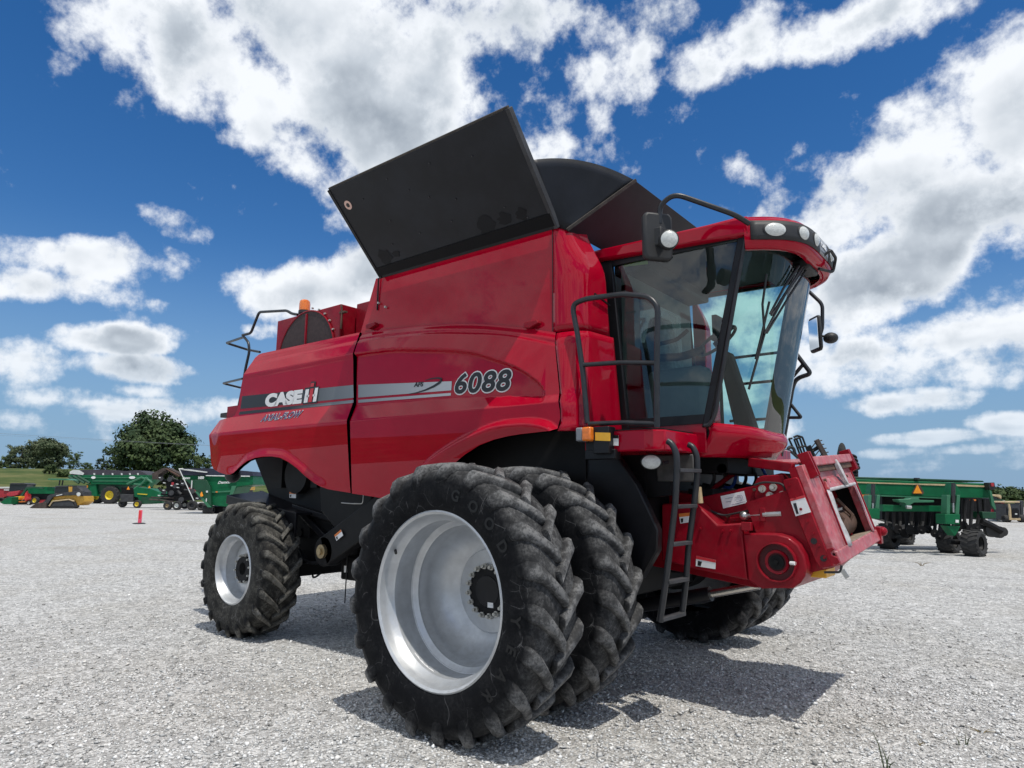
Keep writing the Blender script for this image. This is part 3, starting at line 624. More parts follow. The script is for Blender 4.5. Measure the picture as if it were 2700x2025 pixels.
# rear service ladder rails
def tube_part(name, pts, r, m_, parent, fil=.06, n=10): mb = MB(); mb.tube(pts, r, n, fil); return part(name, mb, M[m_], parent, sharp=60)
YL = -1.0
rail1 = [Q('8', *p, y=YL) for p in ((1130,250),(1050,235),(985,195),(620,215),(510,495),(400,522))]
tube_part('rear_handrail', rail1, .018, 'black_tube', HARV, .05)
lad = tube_part('rear_handrail', [Q('8', *p, y=YL) for p in ((340,1500),(400,1220),(440,960),(490,740),(480,620),(420,545))]+[Q('8', 185, 625, y=YL+.25)]+[Q('8', 470, 715, y=YL+.6), Q('8', 630, 745, y=YL+.6)], .018, 'black_tube', HARV, .05)
tube_part('rear_step', [Q('8', 400, 1098, y=YL), Q('8', 140, 1160, y=YL+.25), Q('8', 375, 1218, y=YL+.5)], .016, 'black_tube', HARV, .05)
mb = MB(); q = Q('1', 235, 218, y=-1.25); mb.box((q[0]-.12, -1.3, q[2]-.03), (q[0]+.1, -1.0, q[2]+.03)); part('rear_lamp', mb, M['plastic'], HARV, bevel=.01)
mb = MB(); q = Q('1', 262, 590, y=-1.2); mb.ball((q[0], -1.2, q[2]+.02), (.10, .1, .10), 14, 8); part('rear_reflector', mb, M['plastic'], HARV)
# ---- dark body under the shields
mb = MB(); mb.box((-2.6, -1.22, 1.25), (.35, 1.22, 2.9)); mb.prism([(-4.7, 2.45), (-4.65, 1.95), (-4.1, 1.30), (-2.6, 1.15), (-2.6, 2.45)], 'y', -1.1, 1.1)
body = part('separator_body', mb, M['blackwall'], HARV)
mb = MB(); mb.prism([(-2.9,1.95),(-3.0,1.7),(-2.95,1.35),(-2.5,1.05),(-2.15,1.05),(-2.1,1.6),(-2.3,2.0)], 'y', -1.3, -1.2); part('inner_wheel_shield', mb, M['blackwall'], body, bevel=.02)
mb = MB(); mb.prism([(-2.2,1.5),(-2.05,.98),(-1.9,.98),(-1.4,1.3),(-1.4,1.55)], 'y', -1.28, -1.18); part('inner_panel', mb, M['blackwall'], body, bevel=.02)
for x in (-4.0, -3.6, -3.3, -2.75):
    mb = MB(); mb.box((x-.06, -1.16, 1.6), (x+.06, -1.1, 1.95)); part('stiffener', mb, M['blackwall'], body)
zz9 = lambda pts, y: [(float(Q('9', *p_, y=y)[0]), float(Q('9', *p_, y=y)[2])) for p_ in pts]
mb = MB(); mb.prism(zz9(((560,430),(760,520),(1060,640),(1480,700),(1450,1000),(1400,1290),(1060,1330),(1030,1050),(860,790)), -1.06), 'y', -1.06, -1.0); sfp = part('side_frame_plate', mb, M['blackwall'], body, bevel=.01)
mb = MB(); mb.beam(Q('9', 1085, 700, y=-1.12), Q('9', 1390, 1015, y=-1.12), .05, .07); part('diagonal_brace', mb, M['black'], sfp, bevel=.006)
mb = MB(); mb.beam(Q('9', 985, 625, y=-1.14), Q('9', 1440, 770, y=-1.14), .05, .06); part('frame_bar', mb, M['black'], sfp, bevel=.006)
mb = MB(); mb.prism(zz9(((1100,830),(1185,845),(1180,1000),(1095,990)), -1.075), 'y', -1.078, -1.06); part('opening_shade', mb, M['blackdecal'], sfp)  # black slab paints the shade of an opening onto the plate
mb = MB(); q = Q('9', 1060, 945, y=-1.08); mb.cyl((q[0], -1.085, q[2]), (q[0], -1.06, q[2]), .05, n=16); part('hole_shade', mb, M['blackdecal'], sfp)  # solid black disc painted in for the darkness of a hole
for p_ in ((985,715),(800,670),(1325,995),(1030,1000)): q = Q('9', *p_, y=-1.1); mb = MB(); mb.cyl((q[0], -1.11, q[2]), (q[0], -1.05, q[2]), .014, n=6); part('bolt', mb, M['bolt'], sfp)
mb = MB(); mb.cyl((-3.6, -1.2, 1.75), (-3.6, -1.1, 1.75), .22, n=24); mb.cyl((-3.05, -1.2, 1.72), (-3.05, -1.1, 1.72), .13, n=20); part('pulley', mb, M['blackwall'], body)
# mudguard plate over the rear wheel
g = [Q('9', *p, y=-1.3) for p in ((265,485),(420,435),(560,425),(1080,700))]
mb = MB(); A0, A1, A2, A3 = g
mb.hexa([A0+[0,-.10,-.02], A3+[0,-.06,-.03], A3+[0,.2,-.03], A1+[0,.2,-.02], A0+[0,-.10,.0], A3+[0,-.06,0], A3+[0,.2,0], A1+[0,.2,0]]); part('mudguard', mb, M['black'], HARV, bevel=.004)
mb = MB(); mb.hexa([A0+[0,-.10,-.10], A3+[0,-.07,-.26], A3+[0,-.04,-.26], A0+[0,-.07,-.10], A0+[0,-.10,-.005], A3+[0,-.07,-.005], A3+[0,-.04,-.005], A0+[0,-.07,-.005]]); part('mudguard', mb, M['black'], HARV, bevel=.004)
# elevator boot and its channel
e0 = Q('9', 1405, 1165, y=-1.32); e1 = Q('9', 1900, 800, y=-1.32)
mb = MB(); mb.beam(e0, e1+(e1-e0)*.8, .12, .30, up=(0, -1, 0) if False else (0, 0, 1)); mb.cyl(e0+[0,-.06,0], e0+[0,.10,0], .155, n=24); elev = part('elevator_channel', mb, M['blackwall'], HARV, bevel=.012)
mb = MB(); mb.cyl(e0+[0,-.095,0], e0+[0,-.05,0], .07, n=20); mb.cyl(e0+[0,-.12,0], e0+[0,-.09,0], .035, n=12); part('bearing', mb, mat('brass_bearing', (.45, .36, .22), .4, metal=.8, var=.2), elev)
def sticker(z, pts, y, parent, mats=('white', 'orangedecal'), split=.32, eps=.0):
    a, b, c, d = [Q(z, *q, y=y) for q in pts]       # tl tr br bl
    def m4(p, q, r, s, yy): mb = MB(); mb.add([(k[0], yy, k[2]) for k in (p, q, r, s)], [(0, 1, 2, 3)]); return mb
    o = part('decal', m4(a, b, c, d, y), M[mats[0]], parent, smooth=False)
    if split:
        e = a+(d-a)*split; f = b+(c-b)*split; part('decal_band', m4(a, b, f, e, y-.002), M[mats[1]], o, smooth=False)
        k0 = a+(d-a)*(split+.15)+(b-a)*.1; k1 = a+(d-a)*.9+(b-a)*.1; w = (b-a)*.22; part('decal_symbol', m4(k0, k0+w, k1+w*.7, k1, y-.002), M['blackdecal'], o, smooth=False)
    return o
sticker('9', [(938,448),(1017,450),(1014,523),(936,518)], -1.165, body)
sticker('9', [(1483,972),(1562,905),(1590,975),(1508,1042)], -1.40, elev)
mb = MB(); mb.tube([Q('9', *p, y=-1.29) for p in ((1575,580),(1700,590),(1835,590),(1842,490))], .012, 8, .03); part('latch_rod', mb, M['steel'], HARV)
# axles and chassis
mb = MB(); mb.box((-.22, -1.15, .66), (.22, 1.15, 1.06)); mb.box((-.35, -1.0, 1.0), (.35, 1.0, 1.3)); axle = part('front_axle', mb, M['blackwall'], HARV, bevel=.02)
for sy in (-1, 1):
    mb = MB(); mb.cyl((0, sy*1.0, .87), (0, sy*1.98, .87), .17, n=24); mb.cyl((0, sy*1.0, .87), (0, sy*1.3, .87), .30, n=24); part('final_drive', mb, M['blackwall'], axle)
mb = MB(); mb.prism([(.25, .72), (.8, .95), (.93, 1.15), (.94, 1.30), (.78, 1.62), (.52, 1.98), (.2, 2.0), (.2, .72)], 'y', -1.2, -1.12); part('front_inner_shield', mb, M['black'], HARV, bevel=.01)
mb = MB(); mb.prism([(.4, 1.9), (.95, 1.84), (.95, 1.55), (.6, 1.5), (.35, 1.7)], 'y', -.98, -.9); mb.box((.3, -1.0, 1.2), (.75, 1.0, 1.9)); part('front_frame', mb, M['blackwall'], HARV)
mb = MB(); mb.box((-4.0, -1.25, .58), (-3.72, 1.25, .80)); mb.box((-4.1, -.35, .75), (-3.6, .35, 1.25)); rax = part('rear_axle', mb, M['blackwall'], HARV, bevel=.02)
for sy in (-1, 1):
    mb = MB(); mb.cyl((-3.87, sy*1.2, .70), (-3.87, sy*1.62, .70), .14, n=20); mb.cyl((-3.87, sy*1.25, .50), (-3.87, sy*1.25, .95), .09, n=16); mb.beam((-3.7, sy*.3, .78), (-3.72, sy*1.2, .66), .06, .06); part('steering_knuckle', mb, M['blackwall'], rax)
for sy in (-1, 1):
    mb = MB(); mb.prism([(-3.9, 1.2), (-3.1, .92), (-2.0, .78), (-1.5, .80), (-.3, .95), (-.3, 1.3), (-3.9, 1.5)], 'y', sy*.85-.07, sy*.85+.07); part('chassis_rail', mb, M['blackwall'], HARV, bevel=.01)
mb = MB(); mb.box((-2.75, -.9, .72), (-1.1, .9, 1.25)); mb.box((-3.2, -.95, .85), (-2.7, .95, 1.2)); part('sieve_shoe', mb, M['blackwall'], HARV, bevel=.03)
q = Q('9', 1620, 1370, y=-1.1); mb = MB(); mb.box((q[0]-.06, -1.12, q[2]-.12), (q[0]+.28, -.7, q[2]+.12)); part('battery_box', mb, M['blackwall'], HARV, bevel=.02)
sticker('9', [(1600,1345),(1642,1345),(1640,1425),(1600,1425)], -1.125, HARV, split=0)
mb = MB(); mb.tube([(q[0]+.06, -1.13, q[2]+.15), (q[0]+.05, -1.13, q[2]-.35)], .007, 6); part('strap', mb, M['plastic'], HARV)
mb = MB(); mb.tube([Q('9', *p, y=-.9) for p in ((1215,1430),(1222,1490),(1260,1480),(1320,1430))], .012, 6, .03); part('tow_loop', mb, M['black_tube'], HARV)
mb = MB()
for k in range(3): mb.tube([Q('9', 1060+k*14, 1150+k*25, y=-1.1), Q('9', 1110+k*18, 1260+k*20, y=-1.1), Q('9', 1200+k*22, 1310+k*6, y=-1.1), Q('9', 1330, 1290, y=-1.1)], .014, 6, .05)
part('hydraulic_hose', mb, M['plastic'], HARV)
# ---- wheels
def tyre_mesh(name, R_, lug_h, W, rb_, nl, m_, bead, lw=.034, wear_side=.05, delta=.235):
    rc = R_-lug_h; h = W/2
    pr = [(bead, -h*.85), (bead+.035, -h*.95), (bead+(rc-bead)*.40, -h*1.0), (bead+(rc-bead)*.70, -h*.985), (rc-.035, -h*.90), (rc-.008, -h*.74), (rc, -h*.5), (rc, 0)]
    pr = pr+[(r, -y) for r, y in pr[-2::-1]]
    mb = MB(); n = 72; mb.lathe(pr, n); wear = []
    for k in range(n):
        for (r, y) in pr: wear.append(.55 if r > rc-.02 else (wear_side if r < rc-.06 else .3))
    rp = interp([(abs(y), r) for r, y in pr if r > bead+(rc-bead)*.6])
    def surf(t):   # t 0..1 from tread centre, over the shoulder, down the sidewall -> (y abs, radius base, radius top)
        if t < .78:
            y = (t/.78)*h*.93-.02*(1-t/.78); return y, (rc if y < h*.5 else rc-.030*((y-h*.5)/(h*.45))**2), R_-.012*(y/h)**2
        k = (t-.78)/.22; r = rc-.03-k*.105*(R_/.89); return h*(.93+.068*sin(min(1, k*1.2)*pi/2)), r, r+.030*(1-k)
    St = [0, .04, .12, .25, .42, .60, .72, .78, .83, .88, .94, 1.0]
    for side in (-1, 1):
        for l in range(nl):
            ph0 = 2*pi*(l+(.5 if side > 0 else 0))/nl
            vs = []; base = len(mb.v)
            for t in St:
                y, r0, r1 = surf(t); ph = ph0-delta*(1-min(t/.78, 1.0))**1.15+(0.02*max(0, t-.78)/.22); wmul = 1.0+.9*max(0, min(t, .8)-.45)-.15*max(0, (t-.78)/.22)
                wb = lw*1.45*wmul/R_; wt_ = lw*wmul/R_
                if t <= .78: bot = (y, r0-.006); top = (y, r1)
                else: bot = (y-.012, r0); top = (y+.026*(1-(t-.78)/.22)**1.5-.004*(t-.78)/.22, r0+.008*(1-(t-.78)/.22))
                mid = (bot[0]+(top[0]-bot[0])*.78, bot[1]+(top[1]-bot[1])*.78)
                for (yy, rr, aa) in ((bot[0], bot[1], ph-wb), (mid[0], mid[1], ph-wt_*1.16), (top[0], top[1], ph-wt_*.72), (top[0], top[1], ph+wt_*.72), (mid[0], mid[1], ph+wt_*1.16), (bot[0], bot[1], ph+wb)):
                    jit = 1+random.uniform(-.0016, .0016)
                    vs.append((rr*jit*cos(aa), side*yy, rr*jit*sin(aa)))
                kw = 1.0 if t < .76 else max(.06, 1-(t-.76)/.10); wear += [.30*kw, 1.0*kw, 1.35*kw, 1.1*kw, .8*kw, .30*kw]
            m = len(St); fs = []
            for i in range(m-1):
                for k in range(5): fs.append((i*6+k, i*6+k+1, (i+1)*6+k+1, (i+1)*6+k))
            fs += [tuple(range(6)), tuple(range((m-1)*6+5, (m-1)*6-1, -1))]
            mb.add(vs, fs)
    import bmesh
    me = mb.mesh(name, M[m_], 48); bm = bmesh.new(); bm.from_mesh(me); bmesh.ops.recalc_face_normals(bm, faces=bm.faces); bm.to_mesh(me); bm.free()
    a = me.attributes.new('wear', 'FLOAT', 'POINT'); a.data.foreach_set('value', wear)
    return me
def wheel(name, loc, rim_prof, tyre_me, bolt_r, bolt_y, nb, hub_r, hub_y, flip=False, nut=.024):
    mb = MB(); mb.lathe(rim_prof, 64); rim = part(name, mb, M['rim'], HARV, sharp=28, solid=.008); rim.location = loc
    if flip: rim.scale = (1, -1, 1)
    t = link('tyre', tyre_me, rim)
    mb = MB(); mb.lathe([(.0, hub_y-.03), (hub_r*.85, hub_y-.03), (hub_r, hub_y-.005), (hub_r, hub_y+.06)], 28); hub = part('hub_cap', mb, M['black'], rim)
    for k in range(nb):
        a = 2*pi*k/nb+.15; c = (bolt_r*cos(a), bolt_y, bolt_r*sin(a)); mb = MB(); mb.cyl((c[0], bolt_y+.01, c[2]), (c[0], bolt_y-.030, c[2]), nut, n=6); mb.cyl((c[0], bolt_y-.028, c[2]), (c[0], bolt_y-.055, c[2]), nut*.55, n=8)
        part('wheel_nut', mb, M['bolt'], rim)
    return rim
OD, WF = .89, .47
FT = tyre_mesh('front_tyre', OD, .046, WF, 0, 21, 'rubber', .555)
# rim profiles: radius, offset from the tyre's middle (negative = outboard)
rim_outer = [(.565,-.190),(.572,-.205),(.560,-.212),(.548,-.200),(.540,-.165),(.532,-.14),(.505,-.105),(.50,-.06),(.50,.05),(.478,.075),(.466,.085),(.466,.105),(.456,.125),(.452,.165),(.44,.205),(.415,.255),(.375,.300),(.33,.328),(.298,.338),(.288,.345),(.280,.338),(.13,.338),(.12,.345)]
rim_inner = [(.565,-.190),(.572,-.205),(.548,-.200),(.532,-.14),(.505,-.105),(.50,.05),(.46,.08),(.40,.02),(.30,-.02),(.13,-.02)]
def barrel_back(pr): return pr
wheels = []
w1 = wheel('wheel', (0, -2.29, .872), rim_outer, FT, .170, .330, 16, .122, .335, nut=.022)
mb = MB(); mb.lathe([(.50,.05),(.50,.10),(.535,.15),(.55,.19),(.57,.205)], 64); part('rim_barrel', mb, M['rim'], w1, solid=.008)
mb = MB(); a_ = radians(148); mb.cyl((.535*cos(a_), -.155, .535*sin(a_)), (.50*cos(a_), -.175, .50*sin(a_)), .010, n=8); part('valve_stem', mb, M['plastic'], w1)
mb = MB(); mb.tube([(.4985*cos(t), .052, .4985*sin(t)) for t in np.linspace(0, 2*pi, 65)], .007, 6); part('weld_bead', mb, M['rim'], w1)
w2 = wheel('wheel', (0, -1.52, .872), rim_inner, FT, .20, -.022, 10, .13, -.02)
for w, y in ((w1, 2.29), (w2, 1.52)):
    c = copy_tree(w, HARV); c.location = (0, y, .872); c.scale = (1, -1, 1)
RT = tyre_mesh('rear_tyre', .725, .042, .45, 0, 20, 'rubber_mud', .358, lw=.026, wear_side=.35, delta=.27)
rim_rear = [(.362,-.185),(.370,-.200),(.358,-.206),(.350,-.19),(.343,-.15),(.335,-.13),(.318,-.105),(.316,-.06),(.310,-.02),(.306,.0),(.285,-.01),(.26,-.03),(.20,-.045),(.08,-.045)]
w3 = wheel('wheel', (-3.87, -1.535, .712), rim_rear, RT, .145, -.048, 10, .080, -.055, nut=.020)
c = copy_tree(w3, HARV); c.location = (-3.87, 1.535, .712); c.scale = (1, -1, 1)
# raised sidewall lettering on the near tyre
RR_ = mat('raised_rubber', (.0095, .010, .011), .45, spec=.3)
angs = [74, 60, 46, 32, -4, -18, -32, -46]
for i, a in enumerate(angs):
    V2, F2 = TM['gy%d' % i]; x0, x1, z0, z1 = text_w('gy%d' % i); vs = []
    for p in V2:
        r = .655+(p[1]-z0)*1.15; th = radians(a)-(p[0]-(x0+x1)/2)*1.15/r; vs.append((r*cos(th), -.2385, r*sin(th)))
    mb = MB(); mb.add(vs, F2); part('raised_letter', mb, RR_, w1, smooth=False)
mb = MB(); mb.box((.0, .30, .0), (.05, .306, .035)); mb.v = [(v[0]+.01, v[1]+.004, v[2]-.11) for v in mb.v]; part('paper_tag', mb, M['white'], w1)
def bar_q(a): return (.497*cos(a), .497*sin(a))
mb = MB(); aa = [radians(d) for d in np.linspace(-128, -104, 8)]; mb.add([(.4975*cos(a), y, .4975*sin(a)) for a in aa for y in (-.085, -.03)], [(2*i, 2*i+2, 2*i+3, 2*i+1) for i in range(7)]); part('paper_tag', mb, M['white'], w1)
# ------------------------------------------------------------------ cab
YC = .88
def nose(y, n=3.0): return 1-np.abs(np.asarray(y)/YC)**n
def xb_(y): return 1.205+.28*nose(y, 4.0)
def xt_(y): return 1.545+.265*nose(y, 4.0)
ZB, ZTOP = 2.05, 3.50
def zbot(y): return 2.085-.04*nose(y, 2.0)
mb = MB()     # cab floor, rear wall and lower body
mb.box((.50, -.86, 1.98), (1.18, .86, 2.08)); mb.box((.50, -.86, 2.0), (.54, .86, 2.45)); mb.box((.50, -.86, 3.25), (.54, .86, 3.52))
mb.box((.50, -.86, 2.4), (.54, -.55, 3.3)); mb.box((.50, .55, 2.4), (.54, .86, 3.3))
cab = part('cab', mb, M['trim'], HARV)
mb = MB()     # red apron under the windscreen
def apron(s, t):
    y = -YC+2*YC*s; x = float(xb_(y)); k = t
    zz = float(zbot(y))*(1-k)+1.835*k; xx = x+.03*sin(pi*min(1, k*1.4))-.10*k*k
    if abs(y) > .80: pass
    return (xx, y*(1-.02*k), zz)
mb.grid(apron, 36, 8); apr = part('cab_apron', mb, M['red'], cab, solid=.015)
for y_ in (-.885, .86): mb = MB(); mb.box((.50, y_, 1.86), (1.20, y_+.025, 2.10)); part('cab_sill', mb, M['red'], cab, bevel=.008)
mb = MB(); mb.box((.45, -.84, 1.83), (1.15, .84, 1.98)); part('cab_floor', mb, M['blackwall'], cab)
# windscreen, side and rear glass
mb = MB(); mb.grid(lambda s, t: (float(xb_(-YC+2*YC*s))*(1-t)+float(xt_(-YC+2*YC*s))*t, -YC+2*YC*s, float(zbot(-YC+2*YC*s))*(1-t)+(ZTOP-.02)*t), 36, 6)
part('windscreen', mb, M['glass'], cab, sharp=80)
for sy in (-1, 1):
    mb = MB(); mb.add([(.50, sy*YC, 2.10), (1.19, sy*YC, 2.10), (1.53, sy*YC, 3.50), (.40, sy*YC, 3.53)], [(0, 1, 2, 3)]); part('door_glass', mb, M['glass2'] if sy < 0 else M['glass'], cab, smooth=False)
mb = MB(); mb.add([(.545, -.55, 2.45), (.545, .55, 2.45), (.545, .55, 3.25), (.545, -.55, 3.25)], [(0, 1, 2, 3)]); part('rear_glass', mb, M['glass'], cab, smooth=False)
# pillars
for sy in (-1, 1):
    y = sy*(YC+.005); w = .085 if sy < 0 else .12
    mb = MB(); mb.hexa([(1.175, y-.02, 2.05), (1.235, y-.02, 2.05), (1.235, y+.02, 2.05), (1.175, y+.02, 2.05), (1.525, y-.02, 3.5), (1.58, y-.02, 3.5), (1.58, y+.02, 3.5), (1.525, y+.02, 3.5)]); part('front_pillar', mb, M['black'], cab, bevel=.008)
    mb = MB(); mb.hexa([(.44, y-.022, 2.02), (.565, y-.022, 2.02), (.565, y+.022, 2.02), (.44, y+.022, 2.02), (.29, y-.022, 3.55), (.43, y-.022, 3.55), (.43, y+.022, 3.55), (.29, y+.022, 3.55)]); part('rear_pillar', mb, M['black'], cab, bevel=.008)
    mb = MB(); mb.beam((.50, y, 2.115), (1.2, y, 2.115), .03, .07); part('door_frame', mb, M['black'], cab)
    mb = MB(); mb.beam((.42, y, 3.50), (1.52, y, 3.475), .03, .05); part('door_frame', mb, M['black'], cab)
# door frame line inside the glass: raised edge seal
tube_part('pillar_pipe', [Q('4', *p, y=-YC-.03) for p in ((1072,350),(980,880),(905,1330),(875,1390),(845,1395))], .015, 'black_tube', cab, .05)
# roof: side rails, visor, top
ROOFY = .95
def xv(y): return 1.585+.355*(1-np.abs(np.asarray(y)/ROOFY)**4)
ys = [-ROOFY*cos(pi*i/48) for i in range(49)]
ys = np.sign(ys)*np.abs(ys)**.8*(ROOFY**.2)
def visor(s, t):
    y = float(ys[int(round(s*48))]); x = float(xv(y)); pr_ = [(0, 3.365, -.10), (.12, 3.355, -.03), (.3, 3.40, .0), (.55, 3.47, .012), (.8, 3.56, .0), (.92, 3.60, -.03), (1, 3.615, -.10)]
    z = np.interp(t, [p[0] for p in pr_], [p[1] for p in pr_]); dx = np.interp(t, [p[0] for p in pr_], [p[2] for p in pr_])
    c = np.array([1.3, 0.]); d = np.array([x, y])-c; d = d*(1+dx/np.linalg.norm(d)); return (c[0]+d[0], c[1]+d[1], z)
mb = MB(); mb.grid(visor, 48, 14); vis = part('roof_visor', mb, M['red'], cab, sharp=60)
mb = MB(); outl = [(float(xv(y))-.06, float(y)*.96) for y in ys]+[(.28, .90), (.28, -.90)]
mb.prism(outl, 'z', 3.585, 3.625); part('roof', mb, M['red'], cab, bevel=.01)
mb = MB(); mb.prism([(float(xv(y))-.10, float(y)*.95) for y in ys]+[(.35, .88), (.35, -.88)], 'z', 3.37, 3.395); mb2 = mb
part('roof_underside', mb, M['trimdark'], cab) if False else None
for sy in (-1, 1):
    mb = MB(); y0 = sy*.955; y1 = sy*.85
    mb.hexa([(.30, y0, 3.535), (1.62, y0, 3.455), (1.60, y1, 3.455), (.30, y1, 3.535), (.25, y0, 3.635), (1.62, y0, 3.60), (1.60, y1, 3.61), (.25, y1, 3.64)]); part('roof_rail', mb, M['red'], cab, bevel=.02)
mb = MB(); mb.box((.42, -.84, 3.50), (1.50, .84, 3.56)); mb.box((.42, -.84, 3.40), (.75, .84, 3.5)); part('headliner', mb, M['trimdark'], cab, bevel=.02)
mb = MB(); mb.prism([(float(xt_(y))+.01, float(y)*.9) for y in np.linspace(-.88, .88, 25)]+[(1.4, .80), (1.4, -.80)], 'z', 3.44, 3.47); part('visor_underside', mb, M['trimdark'], cab)
# dark lamp band on the visor and the lamps
def vis_pt(y, z, out=.0):
    x = float(xv(y)); e = .002; nx, ny = 1.0, -float(xv(y+e)-xv(y-e))/(2*e); n_ = norm((nx, ny, 0))
    base = np.array(visor_at(y, z)); return base+n_*out
def visor_at(y, z):
    x = float(xv(y)); zz = [3.365, 3.355, 3.40, 3.47, 3.56, 3.60, 3.615]; dd = [-.10, -.03, 0, .012, 0, -.03, -.10]
    dx = np.interp(z, [3.36, 3.40, 3.47, 3.56, 3.60, 3.615], [-.03, 0, .012, 0, -.03, -.10]); c = np.array([1.3, 0.]); d = np.array([x, y])-c; d = d*(1+dx/np.linalg.norm(d)); return (c[0]+d[0], c[1]+d[1], z)
for y0, y1, m_, nm in ((-.925, -.17, 'plastic', 'lamp_band'), (-.155, .155, 'greylens', 'badge_plate'), (.17, .925, 'plastic', 'lamp_band')):
    mb = MB(); mb.grid(lambda s, t: tuple(vis_pt(y0+(y1-y0)*s, 3.415+(.15)*t, .006)), 24, 4); part(nm, mb, M[m_], vis, sharp=60, solid=.006)
V2, F2 = TM['badge']; x0, x1, z0, z1 = text_w('badge')
mb = MB(); mb.add([tuple(vis_pt(-.12+.2*(p[0]-x0)/(x1-x0), 3.475+.05*(p[1]-z0)/(z1-z0), .012)) for p in V2], F2); part('badge', mb, M['white'], vis, smooth=False)
def lamp(c, d, r, parent, name='work_light', sq=1.0, depth=.04):
    c = np.array(c); d = norm(d); up = np.array([0, 0, 1.]); e1 = norm(np.cross(up, d)); e2 = np.cross(d, e1)
    def ring(rr, k): return [tuple(c+d*k+e1*rr*sq*cos(t)+e2*rr*sin(t)) for t in np.linspace(0, 2*pi, 25)[:-1]]
    n = 24; mb = MB(); R_ = [(r*1.12, -depth), (r*1.12, .004), (r, .010)]
    vs = []
    for rr, k in R_: vs += ring(rr, k)
    mb.add(vs, [(i*n+k, i*n+(k+1) % n, (i+1)*n+(k+1) % n, (i+1)*n+k) for i in range(len(R_)-1) for k in range(n)]+[tuple(range(n))])
    o = part(name, mb, M['plastic'], parent)
    mb = MB(); vs = []
    Rl = [(r, .008), (r*.8, .018), (r*.45, .026), (r*.1, .029)]
    for rr, k in Rl: vs += ring(rr, k)
    mb.add(vs, [(i*n+k, i*n+(k+1) % n, (i+1)*n+(k+1) % n, (i+1)*n+k) for i in range(len(Rl)-1) for k in range(n)]+[tuple(range((len(Rl)-1)*n, len(Rl)*n))])
    part('lens', mb, M['lens'], o, sharp=70); return o
for sy in (-1, 1):
    for yl, sq_ in ((.80, 1.75), (.54, 1.45), (.285, 1.3)):
        y = sy*yl; e = .01; t_ = float(xv(y+e)-xv(y-e))/(2*e); d = norm((1.0, -t_, -.05)); lamp(vis_pt(y, 3.49, .004), d, .052, vis, sq=sq_)
# interior
mb = MB(); mb.prism([(.62, 2.42), (1.0, 2.40), (1.02, 2.52), (.92, 2.56), (.62, 2.54)], 'y', -.28, .22); seat = part('seat', mb, M['seat'], cab, bevel=.04)
mb = MB(); mb.hexa([(.60, -.26, 2.5), (.74, -.26, 2.5), (.74, .20, 2.5), (.60, .20, 2.5), (.50, -.20, 3.12), (.60, -.20, 3.14), (.60, .14, 3.14), (.50, .14, 3.12)]); part('backrest', mb, M['seat'], seat, bevel=.04)
mb = MB(); mb.cyl((.85, -.03, 2.06), (.85, -.03, 2.45), .16, n=16); part('seat_pedestal', mb, M['trimdark'], seat)
mb = MB(); mb.box((.62, -.62, 2.08), (1.12, -.34, 2.58)); part('console', mb, M['trim'], cab, bevel=.05)
tube_part('armrest', [(.60, -.36, 2.72), (.85, -.36, 2.70), (1.05, -.36, 2.74)], .035, 'trimdark', cab, .05)
mb = MB(); mb.hexa([(1.20, -.09, 2.06), (1.36, -.09, 2.06), (1.36, .11, 2.06), (1.20, .11, 2.06), (1.06, -.06, 2.78), (1.18, -.06, 2.74), (1.18, .08, 2.74), (1.06, .08, 2.78)]); sc = part('steering_column', mb, M['trimdark'], cab, bevel=.02)
mb = MB(); cc = np.array([1.05, .01, 2.86]); ax_ = norm((-.55, 0, .84)); e1 = np.array([0, 1., 0]); e2 = np.cross(ax_, e1)
mb.tube([cc+.19*(cos(t)*e1+sin(t)*e2) for t in np.linspace(0, 2*pi, 29)], .015, 8); mb.tube([cc-.19*e1, cc+.19*e1], .012, 6); mb.tube([cc, cc-.19*e2], .012, 6); mb.cyl(cc-ax_*.12, cc, .04, n=10); part('steering_wheel', mb, M['plastic'], sc)
mb = MB(); mb.box((1.18, -.55, 2.78), (1.22, -.33, 2.98)); mb.cyl((1.2, -.44, 2.1), (1.2, -.44, 2.8), .015, n=8); part('monitor', mb, M['plastic'], cab, bevel=.01)
mb = MB(); mb.tube([Q('c', *p, y=-.55) for p in ((380,870),(540,830),(600,780),(620,760))], .018, 8, .03); part('grab_handle', mb, M['plastic'], cab)
mb = MB(); mb.hexa([(1.24, .72, 2.05), (1.36, .70, 2.05), (1.30, .86, 2.05), (1.18, .86, 2.05), (1.52, .74, 3.4), (1.62, .72, 3.4), (1.56, .87, 3.4), (1.48, .87, 3.4)]); part('front_pillar', mb, M['trimdark'], cab)
mb = MB(); q = Q('c', 125, 250, y=-.87); q2 = Q('c', 300, 225, y=-.87); mb.add([(q[0], -.872, q[2]-.005), (q2[0], -.872, q2[2]-.01), (q2[0], -.872, q2[2]-.05), (q[0], -.872, q[2]-.045)], [(0, 1, 2, 3)]); part('window_sticker', mb, mat('green_sticker', (.18, .30, .03), .5), cab, smooth=False)
# wipers
def ws(y, z, out=.03): t = (z-ZB)/(ZTOP-ZB); return np.array([float(xb_(y))*(1-t)+float(xt_(y))*t+out, y, z])
mb = MB(); mb.box((1.70, -.10, 3.33), (1.86, .26, 3.42)); part('wiper_motor', mb, M['plastic'], cab, bevel=.02)
tube_part('visor_bracket', [(1.94, .02, 3.43), (2.0, .03, 3.47), (2.0, .24, 3.45), (1.97, .25, 3.34), (1.90, .05, 3.34)], .012, 'plastic', cab, .03)
